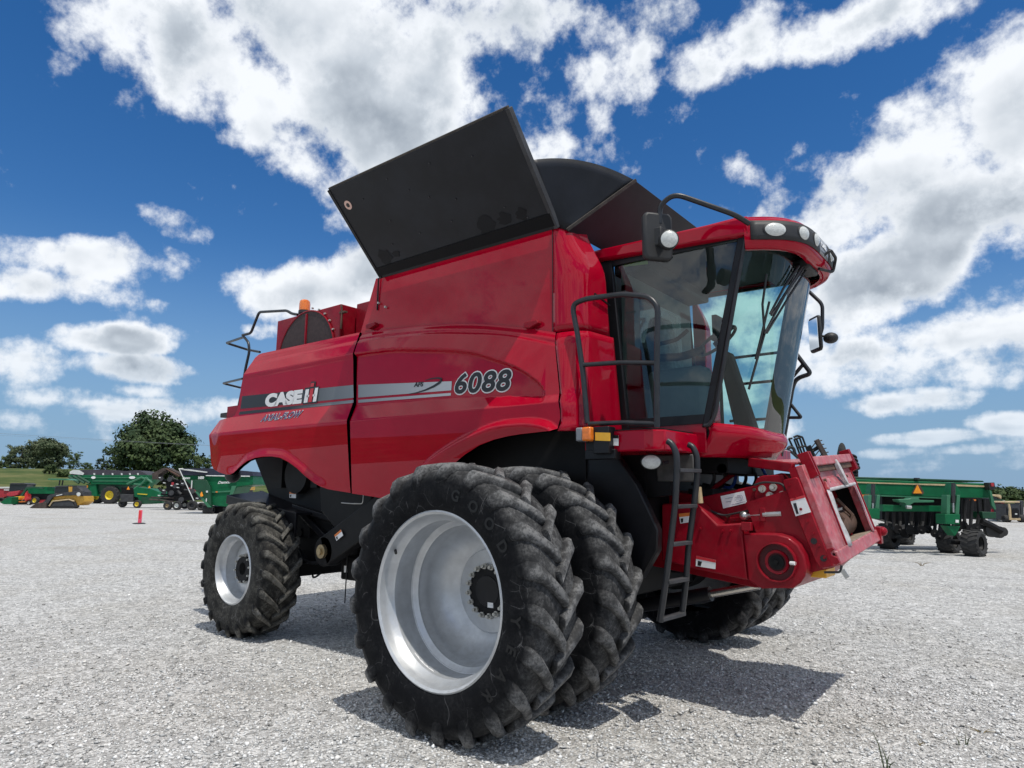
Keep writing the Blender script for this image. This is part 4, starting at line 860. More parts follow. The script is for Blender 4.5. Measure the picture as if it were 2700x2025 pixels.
# mirrors
YM = -1.35
arm = [Q('4', 1090, 290, y=-1.0), Q('4', 1010, 240, y=-1.1)]+[Q('4', *p, y=YM) for p in ((680,125),(600,190),(600,290))]
mir = tube_part('mirror', arm, .020, 'black_tube', cab, .08)
m0 = Q('4', 585, 365, y=YM); mb = MB()
rr = [(m0[1]+a, m0[2]+b) for a, b in [(.115*sx*(.8 if k else 1), .185*sz*(1 if k else .82)) for (sx, sz, k) in ((-1,-1,0),(-1,-1,1),(1,-1,1),(1,-1,0),(1,1,0),(1,1,1),(-1,1,1),(-1,1,0))]]
mb.prism([(y-m0[1], z-m0[2]) for y, z in rr], 'x', -.03, .035); mb.xf(Matrix.Translation(m0) @ Matrix.Rotation(radians(-38), 4, 'Z')); part('mirror_housing', mb, M['plastic'], mir, bevel=.02)
mb = MB(); mb.prism([((y-m0[1])*.85, (z-m0[2])*.88) for y, z in rr], 'x', -.036, -.030); mb.xf(Matrix.Translation(m0) @ Matrix.Rotation(radians(-38), 4, 'Z')); part('mirror_glass', mb, M['mirror'], mir)
lq = Q('4', 652, 375, y=YM-.08); lamp(lq, (.55, -.75, -.15), .062, mir, 'mirror_lamp', depth=.06)
mb = MB(); mb.box((m0[0]-.02, YM-.05, m0[2]-.08), (m0[0]+.06, YM+.04, m0[2]+.06)); part('mirror_bracket', mb, M['plastic'], mir, bevel=.01)
YM2 = 1.25
mir2 = tube_part('mirror', [np.array([1.50, .95, 3.52])]+[Q('4', *p, y=YM2) for p in ((1410,655),(1490,730),(1490,860),(1480,890))], .018, 'black_tube', cab, .05)
m0 = Q('4', 1453, 895, y=YM2); mb = MB(); mb.prism([(-.10,-.15),(-.08,-.18),(.08,-.18),(.10,-.15),(.10,.15),(.08,.18),(-.08,.18),(-.10,.15)], 'x', -.02, .02); mb.xf(Matrix.Translation(m0) @ Matrix.Rotation(radians(42), 4, 'Z')); part('mirror_housing', mb, M['plastic'], mir2, bevel=.015)
mb = MB(); mb.prism([(-.085,-.15),(.085,-.15),(.085,.15),(-.085,.15)], 'x', -.026, -.021); mb.xf(Matrix.Translation(m0) @ Matrix.Rotation(radians(42), 4, 'Z')); part('mirror_glass', mb, M['mirror'], mir2)
lq = Q('4', 1535, 915, y=YM2); mb = MB(); mb.ball(lq, (.07, .07, .055), 14, 8); mb.tube([m0, lq], .012, 6); part('mirror_lamp', mb, M['plastic'], mir2)
# the cab sits off-centre towards the near side: squeeze its far half
def squeeze(o):
    if o.name.startswith('mirror'): return
    if o.type == 'MESH':
        for v in o.data.vertices:
            if v.co.y > -.88: v.co.y = -.88+(v.co.y+.88)*.7614
    for ch in o.children: squeeze(ch)
squeeze(cab)
# wipers lie just off the windscreen
def on_screen(u, v, out):
    a = Zs['c']; best = None
    for y in np.linspace(-.86, .44, 131):
        q = P(a[0]+u/a[2], a[1]+v/a[2], y=y); yp_ = (y+.88)/.7614-.88; t = (q[2]-ZB)/(ZTOP-ZB); e = abs(q[0]-(float(xb_(yp_))*(1-t)+float(xt_(yp_))*t+out))
        if best is None or e < best[0]: best = (e, q)
    return best[1]
for paths in ((((1495,245),(1330,500),(1165,770)), ((1475,240),(1300,490),(1150,775)), ((1165,340),(1135,560),(1150,775)), ((1150,775),(1100,950),(1035,1180))), (((1425,285),(1320,450),(1200,640)), ((1400,280),(1290,440),(1190,630)), ((1185,540),(1130,780),(1085,960)))):
    mb = MB()
    for k, pth in enumerate(paths): mb.tube([on_screen(*p_, .045 if k < 2 else .03) for p_ in pth], .009, 6)
    part('wiper', mb, M['plastic'], cab)
# ---- platform, guard rail, ladder on the near side
yp = -1.45; zp0, zp1 = 1.855, 2.005
mb = MB(); mb.prism([(.48, -1.44), (.98, yp), (1.10, -1.36), (1.13, -.86), (.48, -.86)], 'z', zp0, zp1); plat = part('platform', mb, M['red'], HARV, bevel=.012)
mb = MB(); mb.prism([(.48, -1.42), (.97, -1.42), (1.08, -1.34), (1.10, -.86), (.48, -.86)], 'z', zp1+.002, zp1+.012); part('deck_plate', mb, M['blackwall'], plat)
sticker('3', [(268,115),(322,117),(322,185),(268,183)], yp-.006, plat, ('white', 'blackdecal'), .30)
rail = tube_part('guard_rail', [Q('4', *p, y=-1.46) for p in ((205,1380),(180,1100),(152,900),(125,760),(135,725),(200,700),(400,675),(540,690),(590,740),(585,1060),(585,1405))], .021, 'black_tube', HARV, .05)
for a, b in (((185,1062),(585,1052)), ((212,1385),(590,1385))): tube_part('rail_bar', [Q('4', *a, y=-1.46), Q('4', (a[0]+b[0])/2, (a[1]+b[1])/2-8, y=-1.46), Q('4', *b, y=-1.46)], .018, 'black_tube', rail, .02)
def lq_(u, v, y): return Q('3', u, v, y=y)
lad1 = [lq_(*p, -1.40) for p in ((640,155),(668,172),(698,235),(700,330),(690,560),(655,850),(625,1080),(590,1325))]
lad2 = [lq_(*p, -1.10) for p in ((775,178),(803,190),(830,250),(832,380),(812,560),(775,840),(760,1050),(735,1262))]
ladder = tube_part('ladder', lad1, .022, 'black_tube', HARV, .04); tube_part('ladder_stile', lad2, .022, 'black_tube', ladder, .04)
for (a, b) in (((705,345),(838,348)), ((690,580),(812,575)), ((660,825),(780,812)), ((632,1070),(760,1048)), ((590,1312),(738,1272))):
    mb = MB(); mb.beam(lq_(*a, -1.40), lq_(*b, -1.10), .055, .026); part('ladder_step', mb, M['darkgrey'], ladder, bevel=.004)
# lamps and bracket at the platform's rear corner
a0 = Q('3', 60, 70, y=-1.52); a1 = Q('3', 160, 155, y=-1.52)
mb = MB(); mb.box((a0[0], -1.56, a1[2]), (a0[0]+(a1[0]-a0[0])*.45, -1.46, a0[2])); mk = part('marker_lamp', mb, M['greylens'], HARV, bevel=.012)
mb = MB(); mb.box((a0[0]+(a1[0]-a0[0])*.42, -1.565, a1[2]), (a1[0], -1.46, a0[2])); part('lens', mb, M['amber'], mk, bevel=.012)
a0 = Q('3', 165, 65, y=-1.50); a1 = Q('3', 270, 235, y=-1.50); mb = MB(); mb.box((a0[0], -1.52, a1[2]), (a1[0], -1.42, a0[2])); br = part('lamp_bracket', mb, M['black'], HARV, bevel=.006)
y0 = Q('3', 170, 98, y=-1.522); y1 = Q('3', 270, 155, y=-1.522); mb = MB(); mb.add([(y0[0], -1.523, y0[2]), (y1[0], -1.523, y0[2]-.01), (y1[0], -1.523, y1[2]), (y0[0], -1.523, y1[2]+.01)], [(0, 1, 2, 3)]); part('reflector', mb, M['yellow'], br, smooth=False)
y0 = Q('3', 112, 150, y=-1.46); y1 = Q('3', 310, 270, y=-1.46); mb = MB(); mb.box((y0[0], -1.48, y1[2]), (y1[0], -1.40, y1[2]+.07)); mb.box((y0[0], -1.47, y1[2]), (y0[0]+.09, -1.40, y0[2])); part('bracket_foot', mb, M['black'], br, bevel=.005)
lamp(Q('3', 533, 290, y=-1.30), (.45, -.85, -.12), .05, HARV, 'work_light', sq=1.35, depth=.05)
mb = MB(); mb.tube([Q('3', 600, 300, y=-1.2), Q('3', 640, 290, y=-1.1)], .015, 6); part('lamp_stalk', mb, M['plastic'], HARV)
# left-hand platform, rail and ladder on the far side
mb = MB(); mb.prism([(.48, .86), (1.15, .86), (1.12, 1.5), (.48, 1.5)], 'z', zp0, zp1); part('platform', mb, M['red'], HARV, bevel=.012)
r2 = tube_part('guard_rail', [Q('4', *p, y=1.15) for p in ((1262,1560),(1290,1400),(1325,1190),(1340,1150),(1365,1130),(1428,1110),(1345,1000))], .022, 'black_tube', HARV, .04)
tube_part('rail_bar', [Q('4', 1325, 1130, y=1.15), Q('4', 1392, 1050, y=1.15)], .018, 'black_tube', r2, .02)
tube_part('rail_bar', [Q('4', 1300, 1350, y=1.15), Q('4', 1375, 1350, y=1.15), Q('4', 1305, 1262, y=1.15)], .016, 'black_tube', r2, .02)
for z in (2.35, 2.75, 3.05): tube_part('rail_bar', [np.array([.5, 1.5, z]), np.array([1.1, 1.5, z])], .016, 'black_tube', r2, .0)
# ------------------------------------------------------------------ feeder house
ROLL_F = .067
FX0, FZ0, FX1, FZ1, FW = 2.018, 1.15, 1.819, 1.814, .697
def fp(s, t, out=.0):     # s: -1 near .. 1 far across the face, t: 0 bottom .. 1 top
    n_ = norm((FZ1-FZ0, 0, FX0-FX1)); x = FX0+(FX1-FX0)*t; z = FZ0+(FZ1-FZ0)*t; w = s*FW
    return np.array([x, w*cos(ROLL_F), z+w*sin(ROLL_F)])+n_*out
YS = -.60
mb = MB(); sp = [Q('3', *p, y=YS) for p in ((600,560),(870,515),(1195,445),(1225,395),(1380,360),(1440,420),(1640,930),(1560,1010),(1450,1110),(1200,1105),(640,935))]
poly = [(.55, 1.62)]+[(float(q[0]), float(q[2])) for q in sp[1:-1]]+[(.55, .98)]
mb.prism(poly, 'y', YS, -YS); fh = part('feeder_house', mb, M['red_worn'], HARV, bevel=.008)
# hollow look: a dark mouth box
def face_quad(s0, s1, t0, t1, o0, o1, mb):
    mb.hexa([fp(s0, t0, o0), fp(s1, t0, o0), fp(s1, t0, o1), fp(s0, t0, o1), fp(s0, t1, o0), fp(s1, t1, o0), fp(s1, t1, o1), fp(s0, t1, o1)]); return mb
mb = MB(); face_quad(-1, -.50, 0, 1, -.05, 0, mb); face_quad(.80, 1, 0, 1, -.05, 0, mb); face_quad(-.50, .80, .70, 1, -.05, 0, mb); face = part('face_plate', mb, M['red_dusty'], fh, bevel=.006)
mb = MB(); face_quad(-1.0, 1.0, -.02, .115, -.12, .012, mb); part('lower_beam', mb, M['red_dusty'], face, bevel=.008)
mb = MB(); face_quad(-.52, .80, .10, .13, -.35, .0, mb); part('feeder_sill', mb, mat('worn_floor', (.30, .24, .18), .7, var=.3, vscale=10), face)
mb = MB(); face_quad(-.80, .92, .96, 1.06, -.04, .05, mb); part('top_beam', mb, M['red_dusty'], face, bevel=.008)
mb = MB(); face_quad(-.78, .90, .90, .955, -.02, .03, mb); part('hinge_strip', mb, M['rust'], face)
for s0, s1 in ((-.90, -.80), (.92, 1.0)):
    for k in (0, 1):
        mb = MB(); a = s0+(s1-s0)*k*.8; mb.hexa([fp(a, .84, 0), fp(a+.03, .84, 0), fp(a+.03, .86, .06), fp(a, .86, .06), fp(a, 1.12, -.03), fp(a+.03, 1.12, -.03), fp(a+.03, 1.12, .05), fp(a, 1.12, .05)]); part('hook_plate', mb, M['red_worn'], face, bevel=.004)
mb = MB(); mb.hexa([fp(-.50,.70,.03), fp(.78,.70,.03), fp(.78,.70,.0), fp(-.50,.70,.0), fp(-.42,.82,.008), fp(.62,.82,.008), fp(.62,.82,0), fp(-.42,.82,0)]); part('mouth_lintel', mb, M['red_dusty'], face, bevel=.006)
mb = MB(); face_quad(-.47, .76, .675, .715, .012, .032, mb); part('seal', mb, M['grey'], face, bevel=.012)
mb = MB(); mb.grid(lambda s, t: tuple(fp(-.56+.03*(1-t)+.03*sin(9*t)*s, .10+.60*t, .012+.010*s)+np.array([0, .075*s, 0])), 4, 10); part('seal', mb, M['grey'], face, solid=.006)
mb = MB(); mb.grid(lambda s, t: tuple(fp(.82-.02*sin(7*t), .11+.58*t, .012+.010*s)+np.array([0, -.06*s, 0])), 4, 10); part('seal', mb, M['grey'], face, solid=.006)
for s in (-.60, .86):
    mb = MB(); mb.tube([fp(s, .12, .02), fp(s, .70, .02), fp(s-.01, .86, .015)], .006, 6); part('edge_rod', mb, M['red_worn'], face)
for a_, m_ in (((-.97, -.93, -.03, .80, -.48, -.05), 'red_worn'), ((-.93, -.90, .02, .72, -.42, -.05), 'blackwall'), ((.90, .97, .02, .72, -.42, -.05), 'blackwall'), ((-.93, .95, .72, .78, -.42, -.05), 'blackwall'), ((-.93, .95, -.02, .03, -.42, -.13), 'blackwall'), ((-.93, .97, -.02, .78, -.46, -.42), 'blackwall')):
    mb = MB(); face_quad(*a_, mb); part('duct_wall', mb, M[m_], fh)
# mouth interior: drum and slats
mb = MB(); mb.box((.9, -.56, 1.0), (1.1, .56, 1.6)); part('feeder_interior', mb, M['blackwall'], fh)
c0 = fp(-.5, .30, -.18); c1 = fp(.75, .30, -.18); mb = MB(); mb.cyl(c0, c1, .11, n=24); part('feeder_drum', mb, M['rust'], fh)
for t, o in ((.47, -.10), (.25, -.12), (.60, -.2)):
    mb = MB(); mb.beam(fp(-.15, t, o), fp(.35, t, o), .05, .022); mb.beam(fp(-.15, t+.03, o-.01), fp(.35, t+.03, o-.01), .012, .03); part('chain_slat', mb, M['steel'], fh, bevel=.003)
for s in (-.3, .05, .5):
    mb = MB(); mb.tube([fp(s, .20, -.15), fp(s, .36, -.05), fp(s, .58, -.12)], .018, 6); part('feeder_chain', mb, M['rust'], fh)
mb = MB(); cq = fp(.14, .98, .02); nf = norm((FZ1-FZ0, 0, FX0-FX1)); e_up = norm(fp(0, 1)-fp(0, 0)); e_y = np.array([0, 1., 0])
vs = []
for k in (0, .03):
    for t in np.linspace(0, 2*pi, 17)[:-1]: vs.append(cq+nf*(k+.012)+(e_up*.9-e_y*.35)*.115*cos(t)*1.0+e_y*.04*sin(t)-e_up*.09)
mb.add(vs, [(k, (k+1) % 16, 16+(k+1) % 16, 16+k) for k in range(16)]+[tuple(range(16)), tuple(range(31, 15, -1))]); part('latch_plate', mb, M['grey'], face, bevel=.004)
for s, t in ((-.42, .80), (-.28, .76), (.45, .78), (.58, .80), (.30, .77)):
    mb = MB(); c = fp(s, t, .0); mb.cyl(c, c+nf*.018, .013, n=8); part('bolt', mb, M['rust'], face)
# side flange of the tilt frame
mb = MB(); fl = [(1390,420),(1400,405),(1475,388),(1492,400),(1690,905),(1715,965),(1632,978),(1600,930)]
mb.prism([(float(Q('3', *p, y=-.70)[0]), float(Q('3', *p, y=-.70)[2])) for p in fl], 'y', -.72, -.66); flg = part('tilt_frame', mb, M['red_worn'], fh, bevel=.006)
for p in ((1588,803),(1650,915)):
    q = Q('3', *p, y=-.72); mb = MB(); mb.cyl((q[0], -.724, q[2]), (q[0], -.70, q[2]), .021, n=16); part('pin_hole_shade', mb, M['blackdecal'], flg)  # solid discs, the shade of the pin holes put into their black
sticker('3', [(1432,530),(1525,505),(1570,615),(1470,642)], -.726, flg, ('white', 'reddecal'), .14)
mb = MB(); mb.hexa([fp(-1, 0, -.05), fp(-.93, 0, -.05), fp(-.93, 0, -.10), fp(-1, 0, -.10), fp(-1, 1, -.05), fp(-.93, 1, -.05), fp(-.93, 1, -.10), fp(-1, 1, -.10)]); part('frame_rail', mb, M['red_worn'], flg)
# pivot plate and bolts
mb = MB(); pv = [(1195,445),(1225,390),(1262,378),(1390,372),(1420,460),(1440,620),(1395,720),(1280,650),(1220,600)]
mb.prism([(float(Q('3', *p, y=-.62)[0]), float(Q('3', *p, y=-.62)[2])) for p in pv], 'y', -.625, -.59); pvp = part('pivot_plate', mb, M['red_worn'], fh, bevel=.005)
for p in ((1253,465),(1325,455),(1303,508),(1385,503)):
    q = Q('3', *p, y=-.63); mb = MB(); mb.cyl((q[0], -.625, q[2]), (q[0], -.64, q[2]), .027, n=20); mb.cyl((q[0], -.64, q[2]), (q[0], -.665, q[2]), .016, n=6); part('bolt', mb, M['bolt'], pvp)
# chain tensioner
t0 = Q('3', 1135, 640, y=-.66); t1 = Q('3', 1260, 632, y=-.66); t2 = Q('3', 1380, 625, y=-.66)
mb = MB(); mb.ball(t0, .035, 12, 8); mb.tube([t0, t1], .016, 8); mb.cyl(t1, t2, .024, n=10); ten = part('tensioner', mb, M['steel'], fh)
mb = MB(); mb.beam(Q('3', 1045, 665, y=-.63), Q('3', 1250, 650, y=-.63), .03, .035); mb.box((t1[0]-.02, -.68, t1[2]-.05), (t1[0]+.02, -.6, t1[2]+.05)); part('tensioner_bracket', mb, M['red_worn'], ten, bevel=.004)
# drive shield box
YD = -.80
ds = [(600,560),(812,548),(962,697),(1116,686),(1125,755),(1158,1058),(780,975),(600,925)]
mb = MB(); mb.prism([(float(Q('3', *p, y=YD)[0]), float(Q('3', *p, y=YD)[2])) for p in ds], 'y', YD, YS-.0); dsh = part('drive_shield', mb, M['red_worn'], fh, bevel=.012)
mb = MB(); dr = [(1126,756),(1250,752),(1345,756),(1420,778),(1480,825),(1522,895),(1540,970),(1530,1030),(1500,1075),(1455,1106),(1250,1112),(1160,1060)]
mb.prism([(float(Q('3', *p, y=YD-.005)[0]), float(Q('3', *p, y=YD-.005)[2])) for p in dr], 'y', YD-.005, YS); drm = part('drum_cover', mb, M['red_worn'], fh, bevel=.012)
rc_ = Q('3', 1345, 940, y=YD-.03); mb = MB(); mb.lathe([(.125, -.045), (.133, -.045), (.133, .03), (.125, .03)], 36, 'y', (rc_[0], YD-.005, rc_[2]), close=True); part('shaft_guard', mb, M['red_worn'], drm)
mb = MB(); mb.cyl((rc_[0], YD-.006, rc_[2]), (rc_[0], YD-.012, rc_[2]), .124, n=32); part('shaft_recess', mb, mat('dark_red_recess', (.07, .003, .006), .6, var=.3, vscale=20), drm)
mb = MB(); mb.cyl((rc_[0], YD-.01, rc_[2]), (rc_[0], YD-.03, rc_[2]), .050, n=24); mb.cyl((rc_[0], YD-.03, rc_[2]), (rc_[0], YD-.055, rc_[2]), .016, n=6); part('drive_shaft', mb, M['blackwall'], drm)
mb = MB(); mb.lathe([(.062, -.02), (.080, -.026), (.084, -.012)], 28, 'y', (rc_[0], YD, rc_[2])); part('bearing_ring', mb, M['red_worn'], drm)
q = Q('3', 1435, 945, y=YD-.04); mb = MB(); mb.cyl(q, q+np.array([.035, -.01, 0]), .013, n=8); part('guard_pin', mb, M['white'], drm)
for p in ((850,722),(995,738),(1150,705),(1150,735),(1045,735)):
    q = Q('3', *p, y=YD-.004); mb = MB(); mb.cyl((q[0], YD+.002, q[2]), (q[0], YD-.016, q[2]), .010, n=8); part('bolt', mb, M['red_worn'], dsh)
sticker('3', [(825,898),(952,925),(950,985),(822,965)], YD-.004, dsh, ('white', 'reddecal'), .30)
sticker('3', [(712,625),(788,618),(785,680),(722,690)], YD-.004, dsh, ('white', 'orangedecal'), .35)
sticker('3', [(982,512),(1135,478),(1155,555),(1000,592)], YS-.006, fh, ('white', 'white'), 0)
mb = MB()
for pts in (((1010,530),(1060,520)), ((1015,550),(1050,545)), ((1075,520),(1110,512),(1118,540),(1085,548)), ((1050,570),(1140,548)), ((1090,508),(1120,505),(1130,535))):
    mb.tube([Q('3', *p, y=YS-.009) for p in pts], .0012, 4)
part('handwriting', mb, M['bluedecal'], fh)
for pth, m_ in ((((640,600),(800,560),(1000,640),(1190,600)), 'plastic'), (((1200,440),(1260,420),(1390,430),(1420,520)), 'plastic')):
    mb = MB(); mb.tube([Q('3', *p_, y=-.66) for p_ in pth], .009, 6, .04); part('cable', mb, M[m_], fh)
for p_ in ((1030,640),(1210,560),(1350,560),(1390,640),(1250,700),(1330,700),(1205,470)):
    q = Q('3', *p_, y=-.62); mb = MB(); mb.cyl((q[0], -.60, q[2]), (q[0], -.64, q[2]), .012, n=6); part('bolt', mb, M['rust'], fh)
for k in range(7):
    q = Q('3', 1410+k*38, 440+k*78, y=-.72); mb = MB(); mb.cyl((q[0]+.02, -.70, q[2]), (q[0]+.02, -.732, q[2]), .010, n=6); part('bolt', mb, M['red_worn'], flg)
mb = MB(); mb.box((float(Q('3', 1120, 690, y=YD)[0]), YD-.02, 1.30), (float(Q('3', 1185, 690, y=YD)[0]), YD+.02, 1.36)); part('hinge', mb, M['red_worn'], dsh, bevel=.004)
# lifting hook, prop, yellow block, cylinders
mb = MB(); hk = [(1672,880),(1680,852),(1712,845),(1735,865),(1720,858),(1702,872),(1708,895),(1745,910),(1760,940),(1740,955),(1705,945),(1685,915)]
mb.prism([(float(Q('3', *p, y=-.76)[0]), float(Q('3', *p, y=-.76)[2])) for p in hk], 'y', -.78, -.74); part('latch_hook', mb, M['red_worn'], flg, bevel=.005)
tube_part('latch_handle', [Q('3', *p, y=-.76) for p in ((1655,1005),(1760,1005),(1768,960))], .008, 'black_tube', flg, .02)
q = Q('3', 1785, 1010, y=-.76); mb = MB(); mb.beam(q+np.array([-.012, 0, .02]), q+np.array([.018, 0, -.03]), .008, .03); part('latch_plate', mb, M['steel'], flg)
q = fp(-.85, -.06, -.12); mb = MB(); mb.box((q[0]-.14, q[1], q[2]-.05), (q[0]-.01, q[1]+.25, q[2]+.01)); part('lock_block', mb, M['yellow'], fh, bevel=.006)
q = fp(1.0, .0, 0); mb = MB(); mb.box((q[0]-.08, q[1]-.02, q[2]-.04), (q[0]+.02, q[1]+.06, q[2]+.10)); mb.ball(q+np.array([.02, .05, .06]), .04); part('latch_hook', mb, M['red_worn'], face, bevel=.006)
mb = MB(); r0 = Q('3', 500, 1215, y=-.55); r1 = Q('3', 920, 1145, y=-.55); r2 = Q('3', 1232, 1090, y=-.55)
mb.cyl(r0+(r0-r1)*.3, r1, .055, n=18); lift = part('lift_cylinder', mb, M['black'], HARV)
mb = MB(); mb.cyl(r1, r2, .030, n=16); part('cylinder_rod', mb, M['chrome'], lift)
mb = MB(); mb.cyl(np.array([.2, .55, .85]), np.array([1.05, .55, .86]), .055, n=18); mb.cyl(np.array([1.05, .55, .86]), np.array([1.45, .55, .92]), .03, n=14); part('lift_cylinder', mb, M['black'], HARV)
# top cover between cab and face plate, linkage and hoses behind it
mb = MB(); mb.hexa([(1.45, -.50, 1.80), fp(-.85, 1.02, -.06), fp(.95, 1.02, -.06), (1.45, .60, 1.86), (1.45, -.50, 1.815), fp(-.85, 1.05, -.05), fp(.95, 1.05, -.05), (1.45, .60, 1.875)]); part('top_cover', mb, M['red_dusty'], fh, bevel=.006)
mb = MB(); mb.beam((1.40, -.55, 1.80), fp(-.9, 1.0, -.08), .05, .07); part('side_arm', mb, M['red_worn'], fh, bevel=.008)
mb = MB(); mb.tube([Q('3', 875, 505, y=-.4), Q('3', 1090, 350, y=-.3)], .02, 8); part('linkage_rod', mb, M['red_worn'], fh)
for k in range(6):
    mb = MB(); a = np.array([1.02+.05*k, -.45+.10*k, 1.82]); mb.tube([a, a+np.array([.06, .02, -.12]), a+np.array([.0, .05, -.22]), a+np.array([-.15, .03, -.18])], .014, 8, .05); part('hydraulic_hose', mb, M['bluehose'] if k in (2, 5) else M['plastic'], fh)
mb = MB(); mb.box((.95, -.6, 1.72), (1.25, .5, 1.84)); mb.cyl((1.2, -.6, 1.75), (1.2, .4, 1.75), .04, n=12); part('valve_block', mb, M['blackwall'], fh)
q = Q('3', 850, 505, y=-.82); mb = MB(); mb.cyl(q+np.array([0, 0, -.06]), q+np.array([-.01, 0, .06]), .022, n=12); part('accumulator', mb, M['tan'], fh)
mb = MB(); q = Q('3', 670, 330, y=-.97); mb.box((q[0]-.12, -.99, q[2]-.10), (q[0]+.18, -.93, q[2]+.10)); part('valve_plate', mb, mat('grey_dust_plate', (.07, .068, .065), .7, var=.3, vscale=12), HARV, bevel=.01)
# ------------------------------------------------------------------ ground
def ground_mat():
    m = bpy.data.materials.new('gravel_ground'); m.use_nodes = True; t = m.node_tree; b = t.nodes['Principled BSDF']
    b.inputs['Roughness'].default_value = .95; b.inputs['Specular IOR Level'].default_value = .15
    c = N(t, 'ShaderNodeTexCoord'); v = c.outputs['Object']
    vo = N(t, 'ShaderNodeTexVoronoi', ins={'Scale': 52.0, 'Randomness': 1.0}); L(t, v, vo.inputs['Vector'])
    sp = N(t, 'ShaderNodeSeparateColor'); L(t, vo.outputs['Color'], sp.inputs[0])
    vb = N(t, 'ShaderNodeTexVoronoi', ins={'Scale': 21.0}); L(t, v, vb.inputs['Vector']); sb = N(t, 'ShaderNodeSeparateColor'); L(t, vb.outputs['Color'], sb.inputs[0])
    n1 = N(t, 'ShaderNodeTexNoise', ins={'Scale': .35, 'Detail': 7.0, 'Roughness': .62}); L(t, v, n1.inputs['Vector'])
    n2 = N(t, 'ShaderNodeTexNoise', ins={'Scale': 4.5, 'Detail': 6.0, 'Roughness': .65}); L(t, v, n2.inputs['Vector'])
    ms = N(t, 'ShaderNodeMapping'); ms.inputs['Rotation'].default_value = (0, 0, .5); ms.inputs['Scale'].default_value = (.12, 1.1, 1); L(t, v, ms.inputs[0])
    n3 = N(t, 'ShaderNodeTexNoise', ins={'Scale': 1.0, 'Detail': 5.0, 'Roughness': .6}); L(t, ms.outputs[0], n3.inputs['Vector'])
    g = MATH(t, 'ADD', MATH(t, 'MULTIPLY', sp.outputs[0], .38), MATH(t, 'MULTIPLY', sb.outputs[0], .30))
    g = MATH(t, 'ADD', g, MATH(t, 'MULTIPLY', MATH(t, 'SUBTRACT', n2.outputs['Fac'], .5), .45))
    r = N(t, 'ShaderNodeValToRGB'); L(t, g, r.inputs[0]); el = r.color_ramp.elements
    el[0].position = .02; el[0].color = (.27, .267, .26, 1); el[1].position = .62; el[1].color = (.78, .775, .76, 1); e = el.new(.3); e.color = (.445, .441, .431, 1)
    mx = N(t, 'ShaderNodeMix', data_type='RGBA', blend_type='MULTIPLY'); L(t, MAPR(t, n1.outputs['Fac'], .42, .70, .0, .55), mx.inputs['Factor']); L(t, r.outputs[0], mx.inputs['A']); mx.inputs['B'].default_value = (.80, .76, .69, 1)
    m2 = N(t, 'ShaderNodeMix', data_type='RGBA', blend_type='MULTIPLY'); L(t, MAPR(t, n3.outputs['Fac'], .56, .72, .0, .5), m2.inputs['Factor']); L(t, mx.outputs['Result'], m2.inputs['A']); m2.inputs['B'].default_value = (.66, .66, .67, 1)
    L(t, m2.outputs['Result'], b.inputs['Base Color'])
    h = MATH(t, 'ADD', MATH(t, 'MULTIPLY', vo.outputs['Distance'], -1.0), MATH(t, 'MULTIPLY', n2.outputs['Fac'], .8))
    bp = N(t, 'ShaderNodeBump', ins={'Strength': .9, 'Distance': .02}); L(t, h, bp.inputs['Height']); L(t, bp.outputs[0], b.inputs['Normal'])
    return m
M['gravel'] = ground_mat()
def grass_mat(name, c0, c1, c2, sc):
    m = bpy.data.materials.new(name); m.use_nodes = True; t = m.node_tree; b = t.nodes['Principled BSDF']; b.inputs['Roughness'].default_value = .95; b.inputs['Specular IOR Level'].default_value = .1
    c = N(t, 'ShaderNodeTexCoord'); n1 = N(t, 'ShaderNodeTexNoise', ins={'Scale': sc, 'Detail': 10.0, 'Roughness': .7}); mp = N(t, 'ShaderNodeMapping'); mp.inputs['Rotation'].default_value = (0, 0, .68); mp.inputs['Scale'].default_value = (1, 1.0, 3.0); L(t, c.outputs['Object'], mp.inputs[0]); L(t, mp.outputs[0], n1.inputs['Vector'])
    r = N(t, 'ShaderNodeValToRGB'); L(t, n1.outputs['Fac'], r.inputs[0]); el = r.color_ramp.elements
    el[0].position = .34; el[0].color = (*c0, 1); el[1].position = .68; el[1].color = (*c2, 1); e = el.new(.5); e.color = (*c1, 1)
    L(t, r.outputs[0], b.inputs['Base Color']); return m
M['grass'] = grass_mat('field_grass', (.035, .065, .018), (.075, .10, .032), (.17, .16, .07), .12)
mb = MB(); n = 96; mb.add([(-20+118*cos(2*pi*k/n), 118*sin(2*pi*k/n), 0) for k in range(n)], [tuple(range(n))])
tag(part('gravel_lot', mb, M['gravel'], smooth=False), kind='structure')
FH = norm((sin(YAW), cos(YAW), 0)); RH = np.array([cos(YAW), -sin(YAW), 0.])
def hill(r, az):     # az measured from +Y towards +X
    w = float(sst(-.70, -1.12, az)); k = sst(100, 200, r)*(1-.25*sst(260, 500, r))
    return -.06+w*6.3*float(k)+.9*float(sst(-.72, -1.0, az))*float(sst(95, 170, r))*sin(az*9)*.4
mb = MB(); azs = np.linspace(-pi, pi, 181); rs = [40, 70, 90, 100, 110, 120, 130, 140, 150, 160, 170, 180, 190, 205, 230, 300, 500, 900, 1800, 3500]
vs = [(CAM[0]+r*sin(a), CAM[1]+r*cos(a), hill(r, a) if r > 40 else -.06) for a in azs for r in rs]; m_ = len(rs)
mb.add(vs, [(i*m_+j, (i+1)*m_+j, (i+1)*m_+j+1, i*m_+j+1) for i in range(len(azs)-1) for j in range(m_-1)])
tag(part('grass_field', mb, M['grass'], sharp=180), kind='structure')
